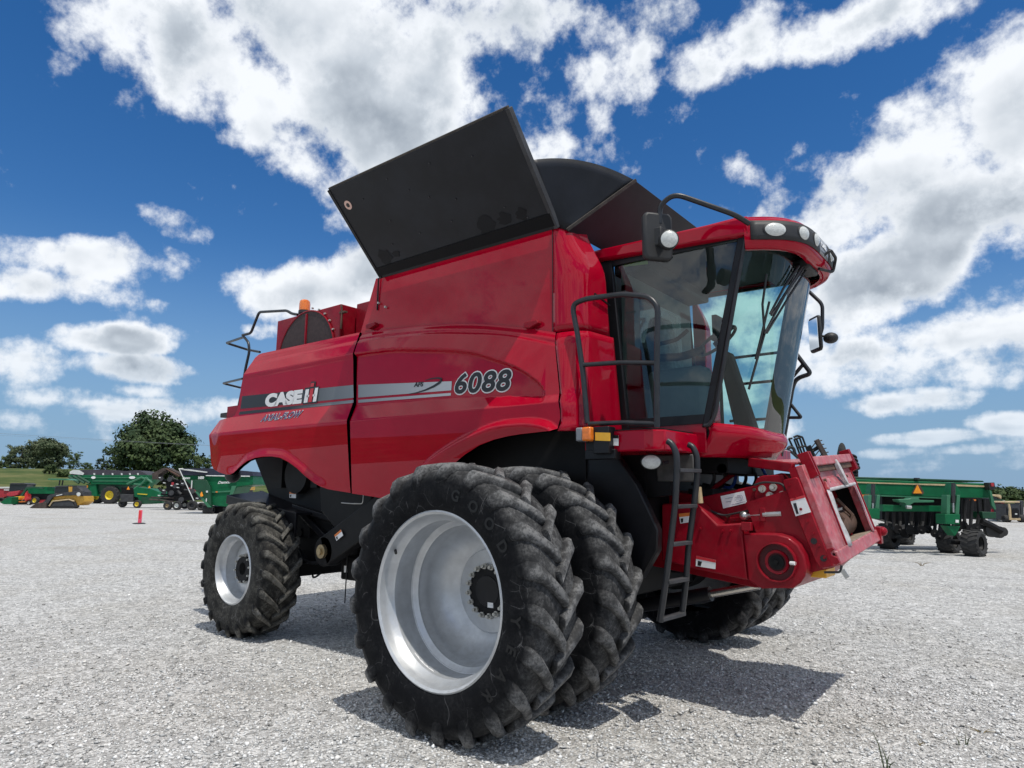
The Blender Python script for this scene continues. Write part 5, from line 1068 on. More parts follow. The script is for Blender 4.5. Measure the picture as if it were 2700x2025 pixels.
# loose crushed stone near the camera
def stones():
    pts = []; R0 = 2.6
    for (r0, r1, dens) in ((2.6, 5.0, 1700), (5.0, 7.0, 1300), (7.0, 10.0, 600), (10.0, 15.0, 150)):
        a0, a1 = YAW-.86, YAW+.86; area = .5*(r1*r1-r0*r0)*(a1-a0); k = int(area*dens)
        r = np.sqrt(RNG.uniform(r0*r0, r1*r1, k)); a = RNG.uniform(a0, a1, k); pts.append(np.stack([CAM[0]+r*np.sin(a), CAM[1]+r*np.cos(a)], 1))
    p = np.concatenate(pts); n = len(p)
    base = np.array([(1,0,0),(0,1,0),(-1,0,0),(0,-1,0),(.1,.1,.8),(-.1,0,-.8)], float)
    tri = np.array([(0,1,4),(1,2,4),(2,3,4),(3,0,4),(1,0,5),(2,1,5),(3,2,5),(0,3,5)])
    s = np.clip(RNG.lognormal(math.log(.0080), .38, n), .004, .020); V = np.repeat(base[None], n, 0)*(1+RNG.uniform(-.38, .38, (n, 6, 1)))
    V[:, :, 0] *= RNG.uniform(.8, 1.5, (n, 1)); V[:, :, 2] *= RNG.uniform(.45, .85, (n, 1))
    V += RNG.uniform(-.18, .18, V.shape)
    tx = RNG.uniform(-.5, .5, n); ty = RNG.uniform(-.5, .5, n); tz = RNG.uniform(0, 2*pi, n)
    y, z = V[:, :, 1].copy(), V[:, :, 2].copy(); c, d = np.cos(tx)[:, None], np.sin(tx)[:, None]; V[:, :, 1] = c*y-d*z; V[:, :, 2] = d*y+c*z
    x, z = V[:, :, 0].copy(), V[:, :, 2].copy(); c, d = np.cos(ty)[:, None], np.sin(ty)[:, None]; V[:, :, 0] = c*x+d*z; V[:, :, 2] = -d*x+c*z
    x, y = V[:, :, 0].copy(), V[:, :, 1].copy(); c, d = np.cos(tz)[:, None], np.sin(tz)[:, None]; V[:, :, 0] = c*x-d*y; V[:, :, 1] = d*x+c*y
    big = RNG.random(n) < .004; s = np.where(big, s*RNG.uniform(1.5, 2.3, n), s)
    V *= s[:, None, None]; V[:, :, :2] += p[:, None, :]; V[:, :, 2] += (s*RNG.uniform(.05, .45, n))[:, None]
    me = bpy.data.meshes.new('loose_gravel'); me.vertices.add(n*6); me.vertices.foreach_set('co', V.ravel())
    F = (tri[None]+(np.arange(n)*6)[:, None, None]).reshape(-1, 3); me.loops.add(F.size); me.loops.foreach_set('vertex_index', F.ravel()); me.polygons.add(len(F)); me.polygons.foreach_set('loop_start', np.arange(len(F))*3)
    me.update(calc_edges=True)
    g = np.clip(RNG.normal(.60, .15, n), .18, .90); warm = RNG.normal(0, .012, n)
    col = np.stack([g*(1+warm), g, g*(.985-warm), np.ones(n)], 1); at = me.attributes.new('tone', 'FLOAT_COLOR', 'POINT'); at.data.foreach_set('color', np.repeat(col, 6, 0).ravel())
    m = bpy.data.materials.new('crushed_stone'); m.use_nodes = True; t = m.node_tree; b = t.nodes['Principled BSDF']; b.inputs['Roughness'].default_value = 1.0; b.inputs['Specular IOR Level'].default_value = .0
    a = N(t, 'ShaderNodeAttribute', attribute_name='tone'); c = N(t, 'ShaderNodeTexCoord')
    n1 = N(t, 'ShaderNodeTexNoise', ins={'Scale': .8, 'Detail': 6.0, 'Roughness': .62}); L(t, c.outputs['Object'], n1.inputs['Vector'])
    mx = N(t, 'ShaderNodeMix', data_type='RGBA', blend_type='MULTIPLY'); L(t, MAPR(t, n1.outputs['Fac'], .46, .68, .0, .45), mx.inputs['Factor']); L(t, a.outputs['Color'], mx.inputs['A']); mx.inputs['B'].default_value = (.80, .77, .71, 1); L(t, mx.outputs['Result'], b.inputs['Base Color']); me.materials.append(m)
    o = link('loose_gravel', me); tag(o, 'loose pale grey crushed stone covering the lot', 'gravel', kind='stuff'); return n
stones()
# ------------------------------------------------------------------ background helpers: photo pixel + distance -> point
def PD(u, v, D):
    d = ray(u, v); return CAM+d*(D/(d@FH))
def gdist(u, v):
    d = ray(u, v); p = CAM+d*(-CAM[2]/d[2]); return float((p-CAM)@FH)
def zoomfn(x0, y0, s): return lambda u, v: (x0+u/s, y0+v/s)
class BG:
    def __init__(s, name, label, cat, zf, base, group=None, D=None):
        s.zf = zf; u, v = zf(*base); s.D = D or gdist(u, v); p = PD(u, v, s.D); s.loc = np.array([p[0], p[1], 0.]); s.root = thing(name, label, cat, s.loc, 0, group); s.k = s.D/FPX
    def pt(s, u, v, d=0): return PD(*s.zf(u, v), s.D+d)-s.loc
    def slab(s, mb, pts, d, th):
        a = [s.pt(u, v, d) for u, v in pts]; n = len(a); f = FH*th; mb.add(a+[q+f for q in a], [tuple(range(n)), tuple(range(2*n-1, n-1, -1))]+[(k, n+k, n+(k+1) % n, (k+1) % n) for k in range(n)]); return mb
    def poly(s, name, m, pts, d=0, th=.5, bevel=0, parent=None, label=None): return part(name, s.slab(MB(), pts, d, th), M[m], parent or s.root, bevel=bevel, label=label)
    def bar(s, name, m, pts, r, d=0, parent=None, n=6):
        mb = MB(); mb.tube([s.pt(*p, d) if len(p) == 2 else s.pt(*p) for p in pts], r, n); return part(name, mb, M[m], parent or s.root)
    def wheel(s, u, v, rp, w, d=0, rim='offwhite', rimk=.55, ax=None, tyre='rubber_far', lugs=0, scale=None):
        sc = scale or 1.0; c = s.pt(u, v, d); R_ = float(np.linalg.norm(s.pt(u, v-rp, d)-c)); c[2] = max(c[2], R_*.97) if abs(c[2]-R_) < .35*R_ else c[2]
        ax = FH if ax is None else norm(ax)
        mb = MB(); pr = [(R_*rimk, -w*.42), (R_*.75, -w*.5), (R_*.93, -w*.46), (R_, -w*.30), (R_, w*.30), (R_*.93, w*.46), (R_*.75, w*.5), (R_*rimk, w*.42)]
        mb.lathe(pr, 28)
        if lugs:
            for k in range(lugs):
                for sd in (-1, 1):
                    a = 2*pi*(k+.25*sd)/lugs; a2 = a+.22; mb.beam((R_*cos(a), sd*w*.45, R_*sin(a)), (R_*1.0*cos(a2), sd*w*.02, R_*1.0*sin(a2)), w*.11, R_*.09, up=(cos(a), 0, sin(a)))
        Mx = Matrix((tuple(np.cross(ax, (0, 0, 1))), tuple(ax), (0, 0, 1))).transposed().to_4x4(); Mx = Matrix.Translation(c) @ Mx
        mb.xf(Mx); o = part('wheel', mb, M[tyre], s.root)
        mb = MB(); mb.lathe([(R_*rimk*1.02, -w*.36), (R_*rimk*.92, -w*.30), (R_*rimk*.7, -w*.05), (R_*.12, -w*.08), (0.001, -w*.14)], 24); mb.lathe([(R_*rimk*1.02, w*.36), (R_*rimk*.7, w*.05), (0.001, w*.1)], 24); mb.xf(Mx); part('rim', mb, M[rim], o); return o
    def text(s, key, m, bl, br, h, d, parent=None):
        a = s.pt(*bl, d); b = s.pt(*br, d); V2, F2 = TM[key]; x0, x1, z0, z1 = text_w(key); hz = h*s.k/1.0
        mb = MB(); mb.add([tuple(a+(b-a)*(p[0]-x0)/(x1-x0)+np.array([0, 0, hz*(p[1]-z0)/(z1-z0)])) for p in V2], F2); return part('lettering', mb, M[m], parent or s.root, smooth=False)
zA = zoomfn(0, 1150, 6.32); zB = zoomfn(300, 1150, 6.32); zC = zoomfn(470, 1220, 11.06); zD = zoomfn(380, 1220, 12.289); zE = zoomfn(0, 1250, 13.825); zF = zoomfn(2250, 1150, 4.74); zH = zoomfn(2040, 1120, 10.05); zI = zoomfn(2600, 1280, 15.08); zL = zoomfn(0, 1050, 3.16)
# ---- grain cart with the charcoal tarp
g = BG('grain_cart', 'green grain cart with charcoal tarp and yellow wheel rims', 'grain cart', zL, (925, 878))
g.poly('hopper', 'green', [(572,640),(1240,640),(1235,672),(1190,715),(1120,722),(760,716),(700,690),(572,655)], -1.4, 3.0, .03)
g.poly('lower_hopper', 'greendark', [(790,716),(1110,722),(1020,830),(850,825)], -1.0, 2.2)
tb = [(590,640),(600,610),(660,598),(720,596),(800,594),(880,596),(950,602),(1010,604),(1060,606),(1120,600),(1170,606),(1210,625),(1235,642)]
g.poly('tarp', 'tarp', tb, -1.35, 2.9)
g.poly('hood', 'offwhite', [(580,612),(612,596),(660,600),(700,626),(690,640),(580,628)], -1.43, .06)
for a, b in (((575,652),(660,706)), ((612,648),(705,706)), ((650,648),(750,706))): g.bar('strut', 'greendark', [a, b], .16, -1.5)
for u in (778, 852, 930, 1006, 1075, 1142): g.poly('tarp_clip', 'offwhite', [(u,624),(u+12,624),(u+14,640),(u+2,640)], -1.43, .05)
g.poly('rear_frame', 'green', [(718,716),(800,716),(808,815),(745,818),(735,800)], -1.3, .5)
g.poly('frame_rail', 'green', [(745,800),(1000,800),(1000,815),(745,816)], -1.0, .3)
g.poly('front_frame', 'green', [(1120,690),(1260,640),(1262,672),(1225,740),(1130,725)], -.8, 1.2)
g.bar('auger_tube', 'greenlight', [(1060,715),(1180,660),(1260,690)], .14, -1.45)
for a, b in (((600,662),(1230,662)), ((770,690),(1130,692))): g.bar('rib', 'greenlight', [a, b], .05, -1.43)
for u, w in ((777,18),(1100,26)):
    g.poly('badge', 'white', [(u+w*cos(t), 661+11*sin(t)) for t in np.linspace(0, 2*pi, 17)[:-1]], -1.5, .05)
g.poly('side_reflector', 'smv', [(722,725),(732,725),(732,745),(722,745)], -1.34, .03); g.poly('hitch', 'jdyellow', [(690,820),(755,822),(755,845),(690,845)], -1.2, .4)
g.wheel(925, 808, 73, .9, -1.2, 'jdyellow', .50, lugs=16); g.wheel(815, 822, 56, .8, 1.2, 'jdyellow', .45)
# ---- grain cart with the navy tarp
c = BG('grain_cart', 'green grain cart with navy tarp and a white roll pole beside the folded planter', 'grain cart', zC, (1150, 1490))
c.poly('hopper', 'green', [(100,365),(2180,385),(2180,640),(1720,700),(1620,870),(1420,1290),(990,1240),(900,900),(800,495),(210,500),(105,480)], -.2, 2.6, .03)
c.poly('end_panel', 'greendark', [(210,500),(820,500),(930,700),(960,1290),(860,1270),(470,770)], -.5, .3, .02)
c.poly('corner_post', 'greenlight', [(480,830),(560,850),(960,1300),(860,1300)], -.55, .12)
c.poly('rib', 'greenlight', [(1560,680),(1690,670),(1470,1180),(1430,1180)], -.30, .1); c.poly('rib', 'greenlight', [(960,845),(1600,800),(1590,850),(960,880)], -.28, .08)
c.poly('tarp', 'bluetarp', [(110,365),(40,190),(180,165),(900,165),(1500,200),(2150,260),(2180,385)], -.3, 2.7)
c.poly('tarp_pole', 'offwhite', [(120,185),(300,190),(850,265),(840,290),(780,290),(120,212)], -.38, .06)
c.bar('roll_pole', 'offwhite', [(25,180),(455,1110)], .032, -.62); c.bar('roll_pole', 'offwhite', [(20,182),(150,182)], .05, -.6)
c.bar('tarp_edge', 'offwhite', [(810,380),(1450,390),(1460,460),(1520,530)], .04, -.3); c.bar('tarp_edge', 'offwhite', [(1720,392),(2090,398)], .04, -.3)
c.poly('spout', 'plastic', [(1590+120*cos(t), 400+125*sin(t)) for t in np.linspace(0, pi, 14)], -.4, .25)
c.text('demco', 'offwhite', (1150,620), (1520,600), 7.0*1.0, -.32); c.text('demco2', 'offwhite', (115,488), (345,475), 6.5, -.52); c.text('n1650', 'offwhite', (580,480), (750,478), 7.5, -.52)
c.poly('slow_vehicle_triangle', 'smv', [(640,910),(680,840),(725,960),(690,990),(645,980)], -.62, .04); c.poly('sticker', 'offwhite', [(808,815),(865,815),(865,870),(808,870)], -.55, .02); c.poly('sticker', 'orangedecal', [(1090,835),(1145,835),(1145,870),(1090,870)], -.3, .02)
c.bar('grab_rail', 'offwhite', [(400,520),(385,750)], .04, -.6)
for u in (820, 1495): c.poly('side_marker', 'offwhite', [(u-12,1040),(u+12,1040),(u+5,1140),(u-25,1140)], -.55, .04)
c.poly('axle_frame', 'blackwall', [(980,1260),(1420,1290),(1400,1460),(1000,1480)], .4, 1.4)
c.wheel(890, 1375, 118, .7, -.1, 'darkgrey', .5, ax=RH, lugs=14); c.wheel(1500, 1330, 150, .7, .3, 'darkgrey', .5, ax=RH, lugs=14); c.wheel(1150, 1375, 110, .7, 2.0, 'darkgrey', .5, ax=RH)
y = BG('spreader_hopper', 'yellow steel hopper showing beside the combine rear wheel', 'hopper', zC, (2000, 1490), D=c.D+4)
y.poly('hopper', 'loader', [(1770,470),(2085,440),(2085,560),(2060,800),(1940,800),(1790,530)], 0, 1.2, .02); y.poly('hopper_rim', 'yellow', [(1765,460),(2090,435),(2090,475),(1765,500)], -.1, 1.4); y.bar('brace', 'yellow', [(1960,740),(2050,600)], .05, -.1)
y.poly('stand', 'darkgrey', [(1950,800),(2060,800),(2060,1440),(1950,1440)], .2, .8)
# ---- folded planter
p = BG('folded_planter', 'muddy dark folded planter with red row units standing between the green carts', 'planter', zD, (1080, 1530))
p.poly('folded_wing', 'brown', [(250,350),(620,165),(660,270),(470,380),(450,530),(260,540)], -.6, .8, .02); p.poly('folded_wing', 'brown', [(690,195),(760,160),(1150,360),(1170,420),(1060,460)], -.4, .7, .02)
for k in range(3): p.bar('wing_tube', 'rust', [(700+40*k,190+22*k),(1100+20*k,400+20*k)], .06, -.5)
rr_ = random.Random(3)
for k in range(26):
    u = rr_.uniform(480, 1650); v = rr_.uniform(390, 1050); 
    if u-480 > 0 and v < 380+(u-900)*.55: v = 380+(u-900)*.55+rr_.uniform(0, 260)
    a = rr_.uniform(0, pi); l = rr_.uniform(50, 130); m_ = rr_.choice(['darkgrey', 'darkgrey', 'blackwall', 'blackwall', 'redimp', 'brown'])
    p.bar('row_unit', m_, [(u-l*cos(a), v-l*sin(a)*.6), (u, v+20), (u+l*cos(a), v+l*sin(a)*.6)], rr_.uniform(.06, .13), rr_.uniform(-.6, 1.4))
for (u, v, r) in ((1190,1200,80),(640,950,60),(870,980,80),(1540,930,75),(820,540,75),(540,520,70),(1240,690,60),(990,760,65)):
    mb = MB(); q = p.pt(u, v, -.7); mb.cyl(q, q+FH*.10, r*p.k/12.289*1.0, n=18); part('seed_disc', mb, M['darkgrey'], p.root)
for (u, v) in ((500,480),(640,650),(880,740),(1060,690),(1230,670),(1080,800),(620,890),(470,1060),(1700,1150)): p.poly('seed_box', 'offwhite', [(u-30,v-14),(u+34,v-8),(u+30,v+22),(u-26,v+14)], -.75, .15)
p.poly('main_frame', 'blackwall', [(520,1080),(1000,1080),(1700,1000),(1720,1200),(1300,1240),(960,1250),(520,1180)], .0, 1.2); p.bar('tongue', 'brown', [(170,1190),(420,1200),(960,1270)], .07, -.5); p.bar('tongue', 'brown', [(230,1120),(960,1150)], .06, -.3)
p.poly('tank', 'blackwall', [(700,560),(1500,600),(1700,1060),(760,1080)], .3, 1.0)
p.wheel(775, 1390, 138, .35, -.5, 'tan', .42); p.wheel(1075, 1388, 145, .35, -.6, 'offwhite', .50); p.wheel(1560, 1395, 160, .4, -.6, 'darkgrey', .5); p.wheel(1860, 1435, 130, .4, -.9, 'darkgrey', .5); p.wheel(1330, 1370, 130, .35, .8, 'offwhite', .5)
# ---- small green trailed implement
h = BG('hay_machine', 'small green trailed implement with grey box and small yellow hubs', 'implement', zB, (400, 1195))
h.poly('body', 'green', [(330,880),(380,850),(620,880),(740,925),(800,1090),(700,1125),(440,1135),(400,1020),(340,1010)], -.4, 1.6, .02); h.poly('shield', 'greendark', [(460,1010),(760,1020),(790,1085),(560,1125),(450,1120)], -.5, .1)
h.poly('grey_box', 'darkgrey', [(105,965),(320,975),(320,1095),(110,1095)], -.5, 1.2, .02); h.poly('tank', 'blackwall', [(130,850),(330,860),(330,970),(120,960)], .2, .9)
h.poly('stripe', 'jdyellow', [(395,955),(560,965),(555,978),(395,968)], -.46, .04)
for a, b in (((340,880),(470,790)), ((470,790),(560,690)), ((340,800),(460,810)), ((530,690),(640,780))): h.bar('arm', 'greenlight', [a, b], .09, -.3)
h.poly('slow_vehicle_triangle', 'smv', [(215,890),(240,835),(262,890)], -.55, .04); h.poly('slow_vehicle_triangle', 'smv', [(570,865),(590,825),(612,865)], -.45, .04)
h.wheel(150, 1120, 66, .35, .2, 'darkgrey', .45); h.wheel(395, 1132, 66, .32, -.6, 'jdyellow', .55); h.bar('drawbar', 'greendark', [(700,1090),(830,1110)], .08, -.3)
# ---- tracked loader
s = BG('track_loader', 'yellow and black tracked loader with a rusty front bucket', 'loader', zA, (1000, 1200))
s.poly('track', 'rubber_far', [(815,1170),(830,1120),(890,1075),(1150,1048),(1225,1070),(1260,1130),(1265,1185),(1230,1200),(840,1200)], -.9, .5, .03); s.poly('track_frame', 'darkgrey', [(860,1165),(900,1100),(1150,1075),(1210,1100),(1235,1165)], -.93, .1, .02)
s.bar('track_guard', 'tan', [(820,1165),(880,1085),(1150,1055),(1240,1085)], .06, -.95); s.poly('track', 'rubber_far', [(815,1170),(890,1075),(1225,1070),(1265,1185),(840,1200)], .7, .5)
s.poly('body', 'loader', [(880,1000),(1260,985),(1380,1000),(1385,1090),(1300,1150),(1260,1155),(1220,1065),(1150,1045),(890,1070)], -.7, 1.5, .02)
s.poly('cab', 'darkglass', [(905,960),(925,830),(1140,822),(1145,940)], -.55, 1.2, .02); s.poly('roof', 'darkgrey', [(920,832),(1280,822),(1290,842),(925,850)], -.6, 1.3); s.poly('cab_post', 'loader', [(1142,825),(1205,830),(1200,935),(1145,940)], -.6, 1.25); s.poly('engine_cover', 'darkgrey', [(1205,850),(1285,840),(1380,930),(1385,1010),(1200,960)], -.6, 1.2, .02)
s.poly('lift_arm', 'darkgrey', [(790,1000),(840,970),(1370,905),(1385,985),(1100,985),(880,1010),(790,1130),(760,1100)], -.95, .22, .02, label='black lift arm with round white emblem'); s.poly('logo_disc', 'offwhite', [(1308+34*cos(t), 968+34*sin(t)) for t in np.linspace(0, 2*pi, 15)[:-1]], -.98, .02); s.poly('arm_stripe', 'offwhite', [(935,985),(1035,965),(1035,978),(935,998)], -.98, .02)
s.poly('bucket', 'brown', [(485,1195),(600,1120),(745,1100),(770,1110),(768,1205),(620,1212)], -1.0, 2.0, .02, label='rusty brown bucket'); s.poly('bucket_arm', 'darkgrey', [(700,1110),(770,1060),(790,1130),(760,1190)], -.9, .3)
# ---- canopy tractor behind it
t_ = BG('canopy_tractor', 'green tractor under a pale canopy behind the tracked loader', 'tractor', zA, (760, 1150))
t_.poly('canopy', 'greenlight', [(785,715),(820,705),(1100,708),(1180,735),(1100,735),(800,728)], -.6, 1.4, .02); t_.bar('canopy_post', 'plastic', [(1000,730),(985,820)], .07, -.2); t_.bar('canopy_post', 'plastic', [(1050,730),(1035,820)], .07, .4)
t_.poly('hood', 'green', [(440,860),(560,840),(860,845),(900,870),(900,960),(480,960)], -.2, .9, .02); t_.poly('loader_arm', 'greendark', [(330,990),(440,850),(560,840),(720,855),(720,880),(560,865),(450,880),(370,1000)], -.6, .15); t_.poly('chassis', 'blackwall', [(480,950),(980,950),(980,1060),(500,1060)], .0, .6)
t_.wheel(590, 1070, 60, .4, -.4, 'jdyellow', .58); t_.wheel(900, 1060, 100, .5, .3, 'jdyellow', .5); t_.poly('loader_bucket', 'green', [(0,1110),(90,1040),(180,1010),(195,1020),(185,1135),(60,1135)], -1.0, 1.4, .02)
# ---- lawn tractor
w = BG('lawn_tractor', 'yellow and red lawn tractor with small white wheels', 'lawn mower', zE, (800, 1125))
w.poly('hood', 'yellow', [(400,870),(430,835),(735,800),(740,880),(690,920),(640,970),(415,1020)], -.35, .7, .03); w.poly('seat_fender', 'mowerred', [(900,690),(930,630),(1010,630),(1050,700),(1130,730),(1130,930),(1030,930),(930,1000),(880,930)], -.35, .8, .03); w.poly('step', 'orangedecal', [(680,990),(910,985),(960,1010),(900,1030),(680,1025)], -.4, .8)
w.poly('cutting_deck', 'blackwall', [(560,1030),(980,1030),(960,1110),(600,1110)], -.4, .9); w.bar('steering_post', 'plastic', [(760,880),(780,700)], .04, 0); w.wheel(528, 1085, 52, .22, -.35, 'offwhite', .62); w.wheel(1075, 1055, 82, .3, -.35, 'offwhite', .58)
i_ = BG('red_implement', 'red implement with a yellow rimmed wheel beside the loader bucket', 'implement', zE, (1280, 1110))
i_.poly('deck', 'redimp', [(1150,740),(1330,720),(1700,790),(1690,880),(1400,870),(1150,850)], .2, .9, .02); i_.poly('frame', 'redimp', [(1380,900),(1680,930),(1640,1060),(1430,1050)], .3, .6); i_.wheel(1270, 970, 125, .3, .1, 'jdyellow', .8); i_.bar('stand_leg', 'rust', [(915,1000),(900,1160)], .05, -.4); i_.poly('label', 'offwhite', [(1180,735),(1300,740),(1300,780),(1190,775)], .18, .02)
v_ = BG('utility_vehicle', 'red utility vehicle with dark windscreen at the left edge', 'utility vehicle', zE, (600, 1070), D=gdist(*zE(600, 1115))+10)
v_.poly('cab', 'darkglass', [(320,640),(360,345),(900,345),(990,380),(930,560),(720,610),(500,640)], 0, 1.5, .03); v_.poly('roof', 'darkgrey', [(340,350),(420,325),(860,325),(1000,370),(900,375),(360,370)], -.1, 1.7, .02); v_.poly('hood', 'redimp', [(220,720),(330,650),(720,600),(640,760),(480,800),(360,815),(260,790)], -.1, 1.6, .04); v_.wheel(330, 960, 120, .35, 0, 'darkgrey', .5); v_.wheel(760, 960, 120, .35, 0, 'darkgrey', .5); v_.poly('body', 'blackwall', [(260,790),(900,760),(900,930),(280,930)], .1, 1.3)
f_ = BG('flat_trailer', 'dark red flat trailer with pale roof at the left edge', 'trailer', zE, (100, 1070), D=gdist(*zE(600, 1115))+14)
f_.poly('body', 'redimp', [(-40,530),(300,530),(300,780),(120,860),(-40,880)], 0, 2.2, .02); f_.poly('roof', 'offwhite', [(-60,465),(330,465),(330,525),(-60,530)], -.1, 2.4, .02); f_.poly('step', 'offwhite', [(140,555),(330,560),(330,600),(140,595)], -.15, .1); f_.wheel(60, 960, 110, .3, 0, 'darkgrey', .5)
# ---- marker post
mp_ = BG('marker_post', 'leaning pink plastic marker post on a flat black base', 'marker post', zB, (430, 1462))
a = mp_.pt(430, 1455); b = mp_.pt(450, 1232); mb = MB(); mb.beam(a, b, .16, .05, up=FH); part('post', mb, M['pink'], mp_.root, bevel=.012)
mb = MB(); a2 = mp_.pt(421, 1455, -.03); b2 = mp_.pt(443, 1232, -.03); mb.beam(a2+(b2-a2)*.35, a2+(b2-a2)*.97, .10, .006, up=FH); part('reflector', mb, M['mowerred'], mp_.root)
mb = MB(); mb.lathe([(.0, .05), (.20, .05), (.27, .03), (.28, 0)], 24, 'z', (mp_.pt(420, 1462)[0], mp_.pt(420, 1462)[1], 0)); part('base', mb, M['plastic'], mp_.root)
# ------------------------------------------------------------------ right: seed drill
d = BG('seed_drill', 'long green seed drill with orange triangle and wide black tyres', 'seed drill', zF, (1480, 1500), D=18.0)
SL = -.0
def sl(pts): return pts
d.poly('seed_box', 'green', [(-20,535),(1630,590),(1700,600),(1715,775),(1180,770),(350,735),(-20,735)], 1.2, 1.3, .02)
d.poly('box_lid', 'greendark', [(-20,507),(800,528),(1620,556),(1640,575),(-20,535)], 1.25, 1.2, .01); d.poly('lid_handle', 'plastic', [(780,520),(832,522),(832,540),(780,540)], 1.15, .1)
d.poly('cream_stripe', 'tan', [(10,568),(700,590),(1210,600),(1210,622),(700,606),(10,584)], 1.18, .03); d.poly('cream_stripe', 'tan', [(1275,602),(1672,618),(1672,638),(1275,624)], 1.18, .03)
d.poly('slow_vehicle_triangle', 'rust', [(738,712),(790,605),(828,605),(885,706),(868,728),(755,726)], 1.14, .03); d.poly('triangle_centre', 'smv', [(755,715),(805,610),(858,715)], 1.10, .03)
d.poly('tail_lamp', 'plastic', [(1690,580),(1765,578),(1782,665),(1705,672)], 1.0, .2, .01); d.poly('lens', 'redimp', [(1722,585),(1755,585),(1762,628),(1728,628)], .97, .03)
d.poly('end_plate', 'greenlight', [(1705,680),(1725,680),(1785,910),(1770,920),(1730,860)], 1.0, .06)
d.poly('tool_bar', 'green', [(370,855),(680,865),(1160,872),(1160,945),(680,940),(370,940)], .3, .35, .01); d.poly('tool_bar', 'greenlight', [(350,735),(1180,770),(1180,785),(350,752)], .35, .2); d.poly('end_bar', 'greendark', [(1610,945),(1785,950),(1785,1030),(1620,1030)], .8, .4, .01)
d.poly('draw_tongue', 'greenlight', [(560,790),(700,785),(720,770),(820,770),(830,795),(1010,802),(1010,828),(760,830),(690,880),(650,890),(660,840),(580,820)], .1, .3, .01); d.bar('tongue_pin', 'steel', [(660,885),(720,890)], .05, .05)
for (u0, v0) in ((270, 0), (1245, 0)):
    o = u0; dv = 0 if u0 > 1000 else 0
    big = u0 > 1000
    x0, x1 = (1165, 1345) if big else (180, 345); yt, yb = (735, 975) if big else (735, 905)
    d.poly('lift_arm', 'greenlight', [(x0+10,yt),(x0+50,yt),(x0+45,yb),(x0,yb)], -.2, .25, .01); d.poly('lift_arm', 'greenlight', [(x1-45,yt),(x1-8,yt),(x1-20,yb),(x1-70,yb)], -.2, .25, .01)
    mb = MB(); q0 = d.pt(o+5 if big else 248, 590 if big else 600, -.1); q1 = d.pt(o if big else 240, 835, -.15); mb.cyl(q0, q1, .052, n=12); cy = part('hydraulic_cylinder', mb, M['plastic'], d.root)
    mb = MB(); q2 = d.pt(o+5 if big else 238, 955, -.15); mb.cyl(q1, q2, .032, n=10); part('rod', mb, M['steel'], cy)
    d.poly('cylinder_mount', 'green', [(x0+25,735),(o-20,580),(o+25,575),(x1-10,690),(x1-5,740)] if big else [(205,720),(230,600),(275,600),(345,735)], .2, .25, .01)
    d.poly('axle_bracket', 'green', [(x0-20,yb),(x1-10,yb),(x1-15,yb+130),(x0-15,yb+125)], -.25, .4, .012)
d.poly('sticker', 'white', [(1280,1045),(1318,1047),(1318,1082),(1280,1080)], -.28, .02); d.poly('axle_leg', 'green', [(1170,1120),(1340,1125),(1300,1210),(1270,1250),(1230,1200)], -.2, .3, .01)
for u, v in ((85,730),(1465,788)): d.poly('amber_reflector', 'orangedecal', [(u,v),(u+110,v+2),(u+110,v+22),(u,v+20)], 1.1, .03)
for k in range(17):     # openers under the box
    u = 420+k*76+rr_.uniform(-10, 10); vt = 950 if u < 1200 else 790; vb = 1240+rr_.uniform(-60, 40) if u < 1150 else 1190+rr_.uniform(-60, 40); dd = rr_.uniform(.6, 2.0)
    d.bar('opener', 'blackwall', [(u, vt, dd), (u+rr_.uniform(-15, 15), (vt+vb)/2, dd), (u+rr_.uniform(-40, 10), vb, dd-.2)], .05, 0)
    mb = MB(); q = d.pt(u-20, vb-20, dd-.2); mb.cyl(q-FH*.01, q+FH*.02, .12, n=18); part('opener_disc', mb, M['blackwall'], d.root)
d.poly('shade_slab', 'blackwall', [(360,740),(1720,780),(1720,960),(1640,1050),(1400,1030),(1100,1090),(900,1150),(780,1080),(600,1110),(360,1040)], 2.2, .5)  # black slab stands in for the dark shade and clutter under the box
d.bar('rear_coulter_arm', 'blackwall', [(1600,1060,.8),(1750,1130,.8),(1850,1190,.8)], .09)
for u, v, r in ((1740,1180,80),(1830,1200,72),(1880,1195,55)): mb = MB(); q = d.pt(u, v, .8+.1*(u-1740)/100); mb.cyl(q, q+FH*.12, r*d.k/4.74*1.05, n=20); part('closing_wheel', mb, M['rubber_far'], d.root)
wa = norm(FH*.80-RH*.55)
def dw(u, v, rp, w, D): d2 = D-d.D; return d.wheel(u, v, rp, w, d2, 'blackwall', .52, ax=wa, lugs=18)
dw(1505, 1340, 165, .42, gdist(*zF(1500, 1500))); dw(1190, 1320, 150, .42, gdist(*zF(1240, 1470))+.3); dw(430, 1250, 155, .42, gdist(*zF(430, 1408))); dw(640, 1240, 125, .4, gdist(*zF(640, 1355)))
for a_, b_ in ((d.pt(1190, 1320, .0), d.pt(1560, 1335, .2)), (d.pt(400, 1250, 1.4), d.pt(660, 1245, 2.2))): mb = MB(); mb.cyl(a_, b_, .07, n=12); part('wheel_axle', mb, M['blackwall'], d.root)
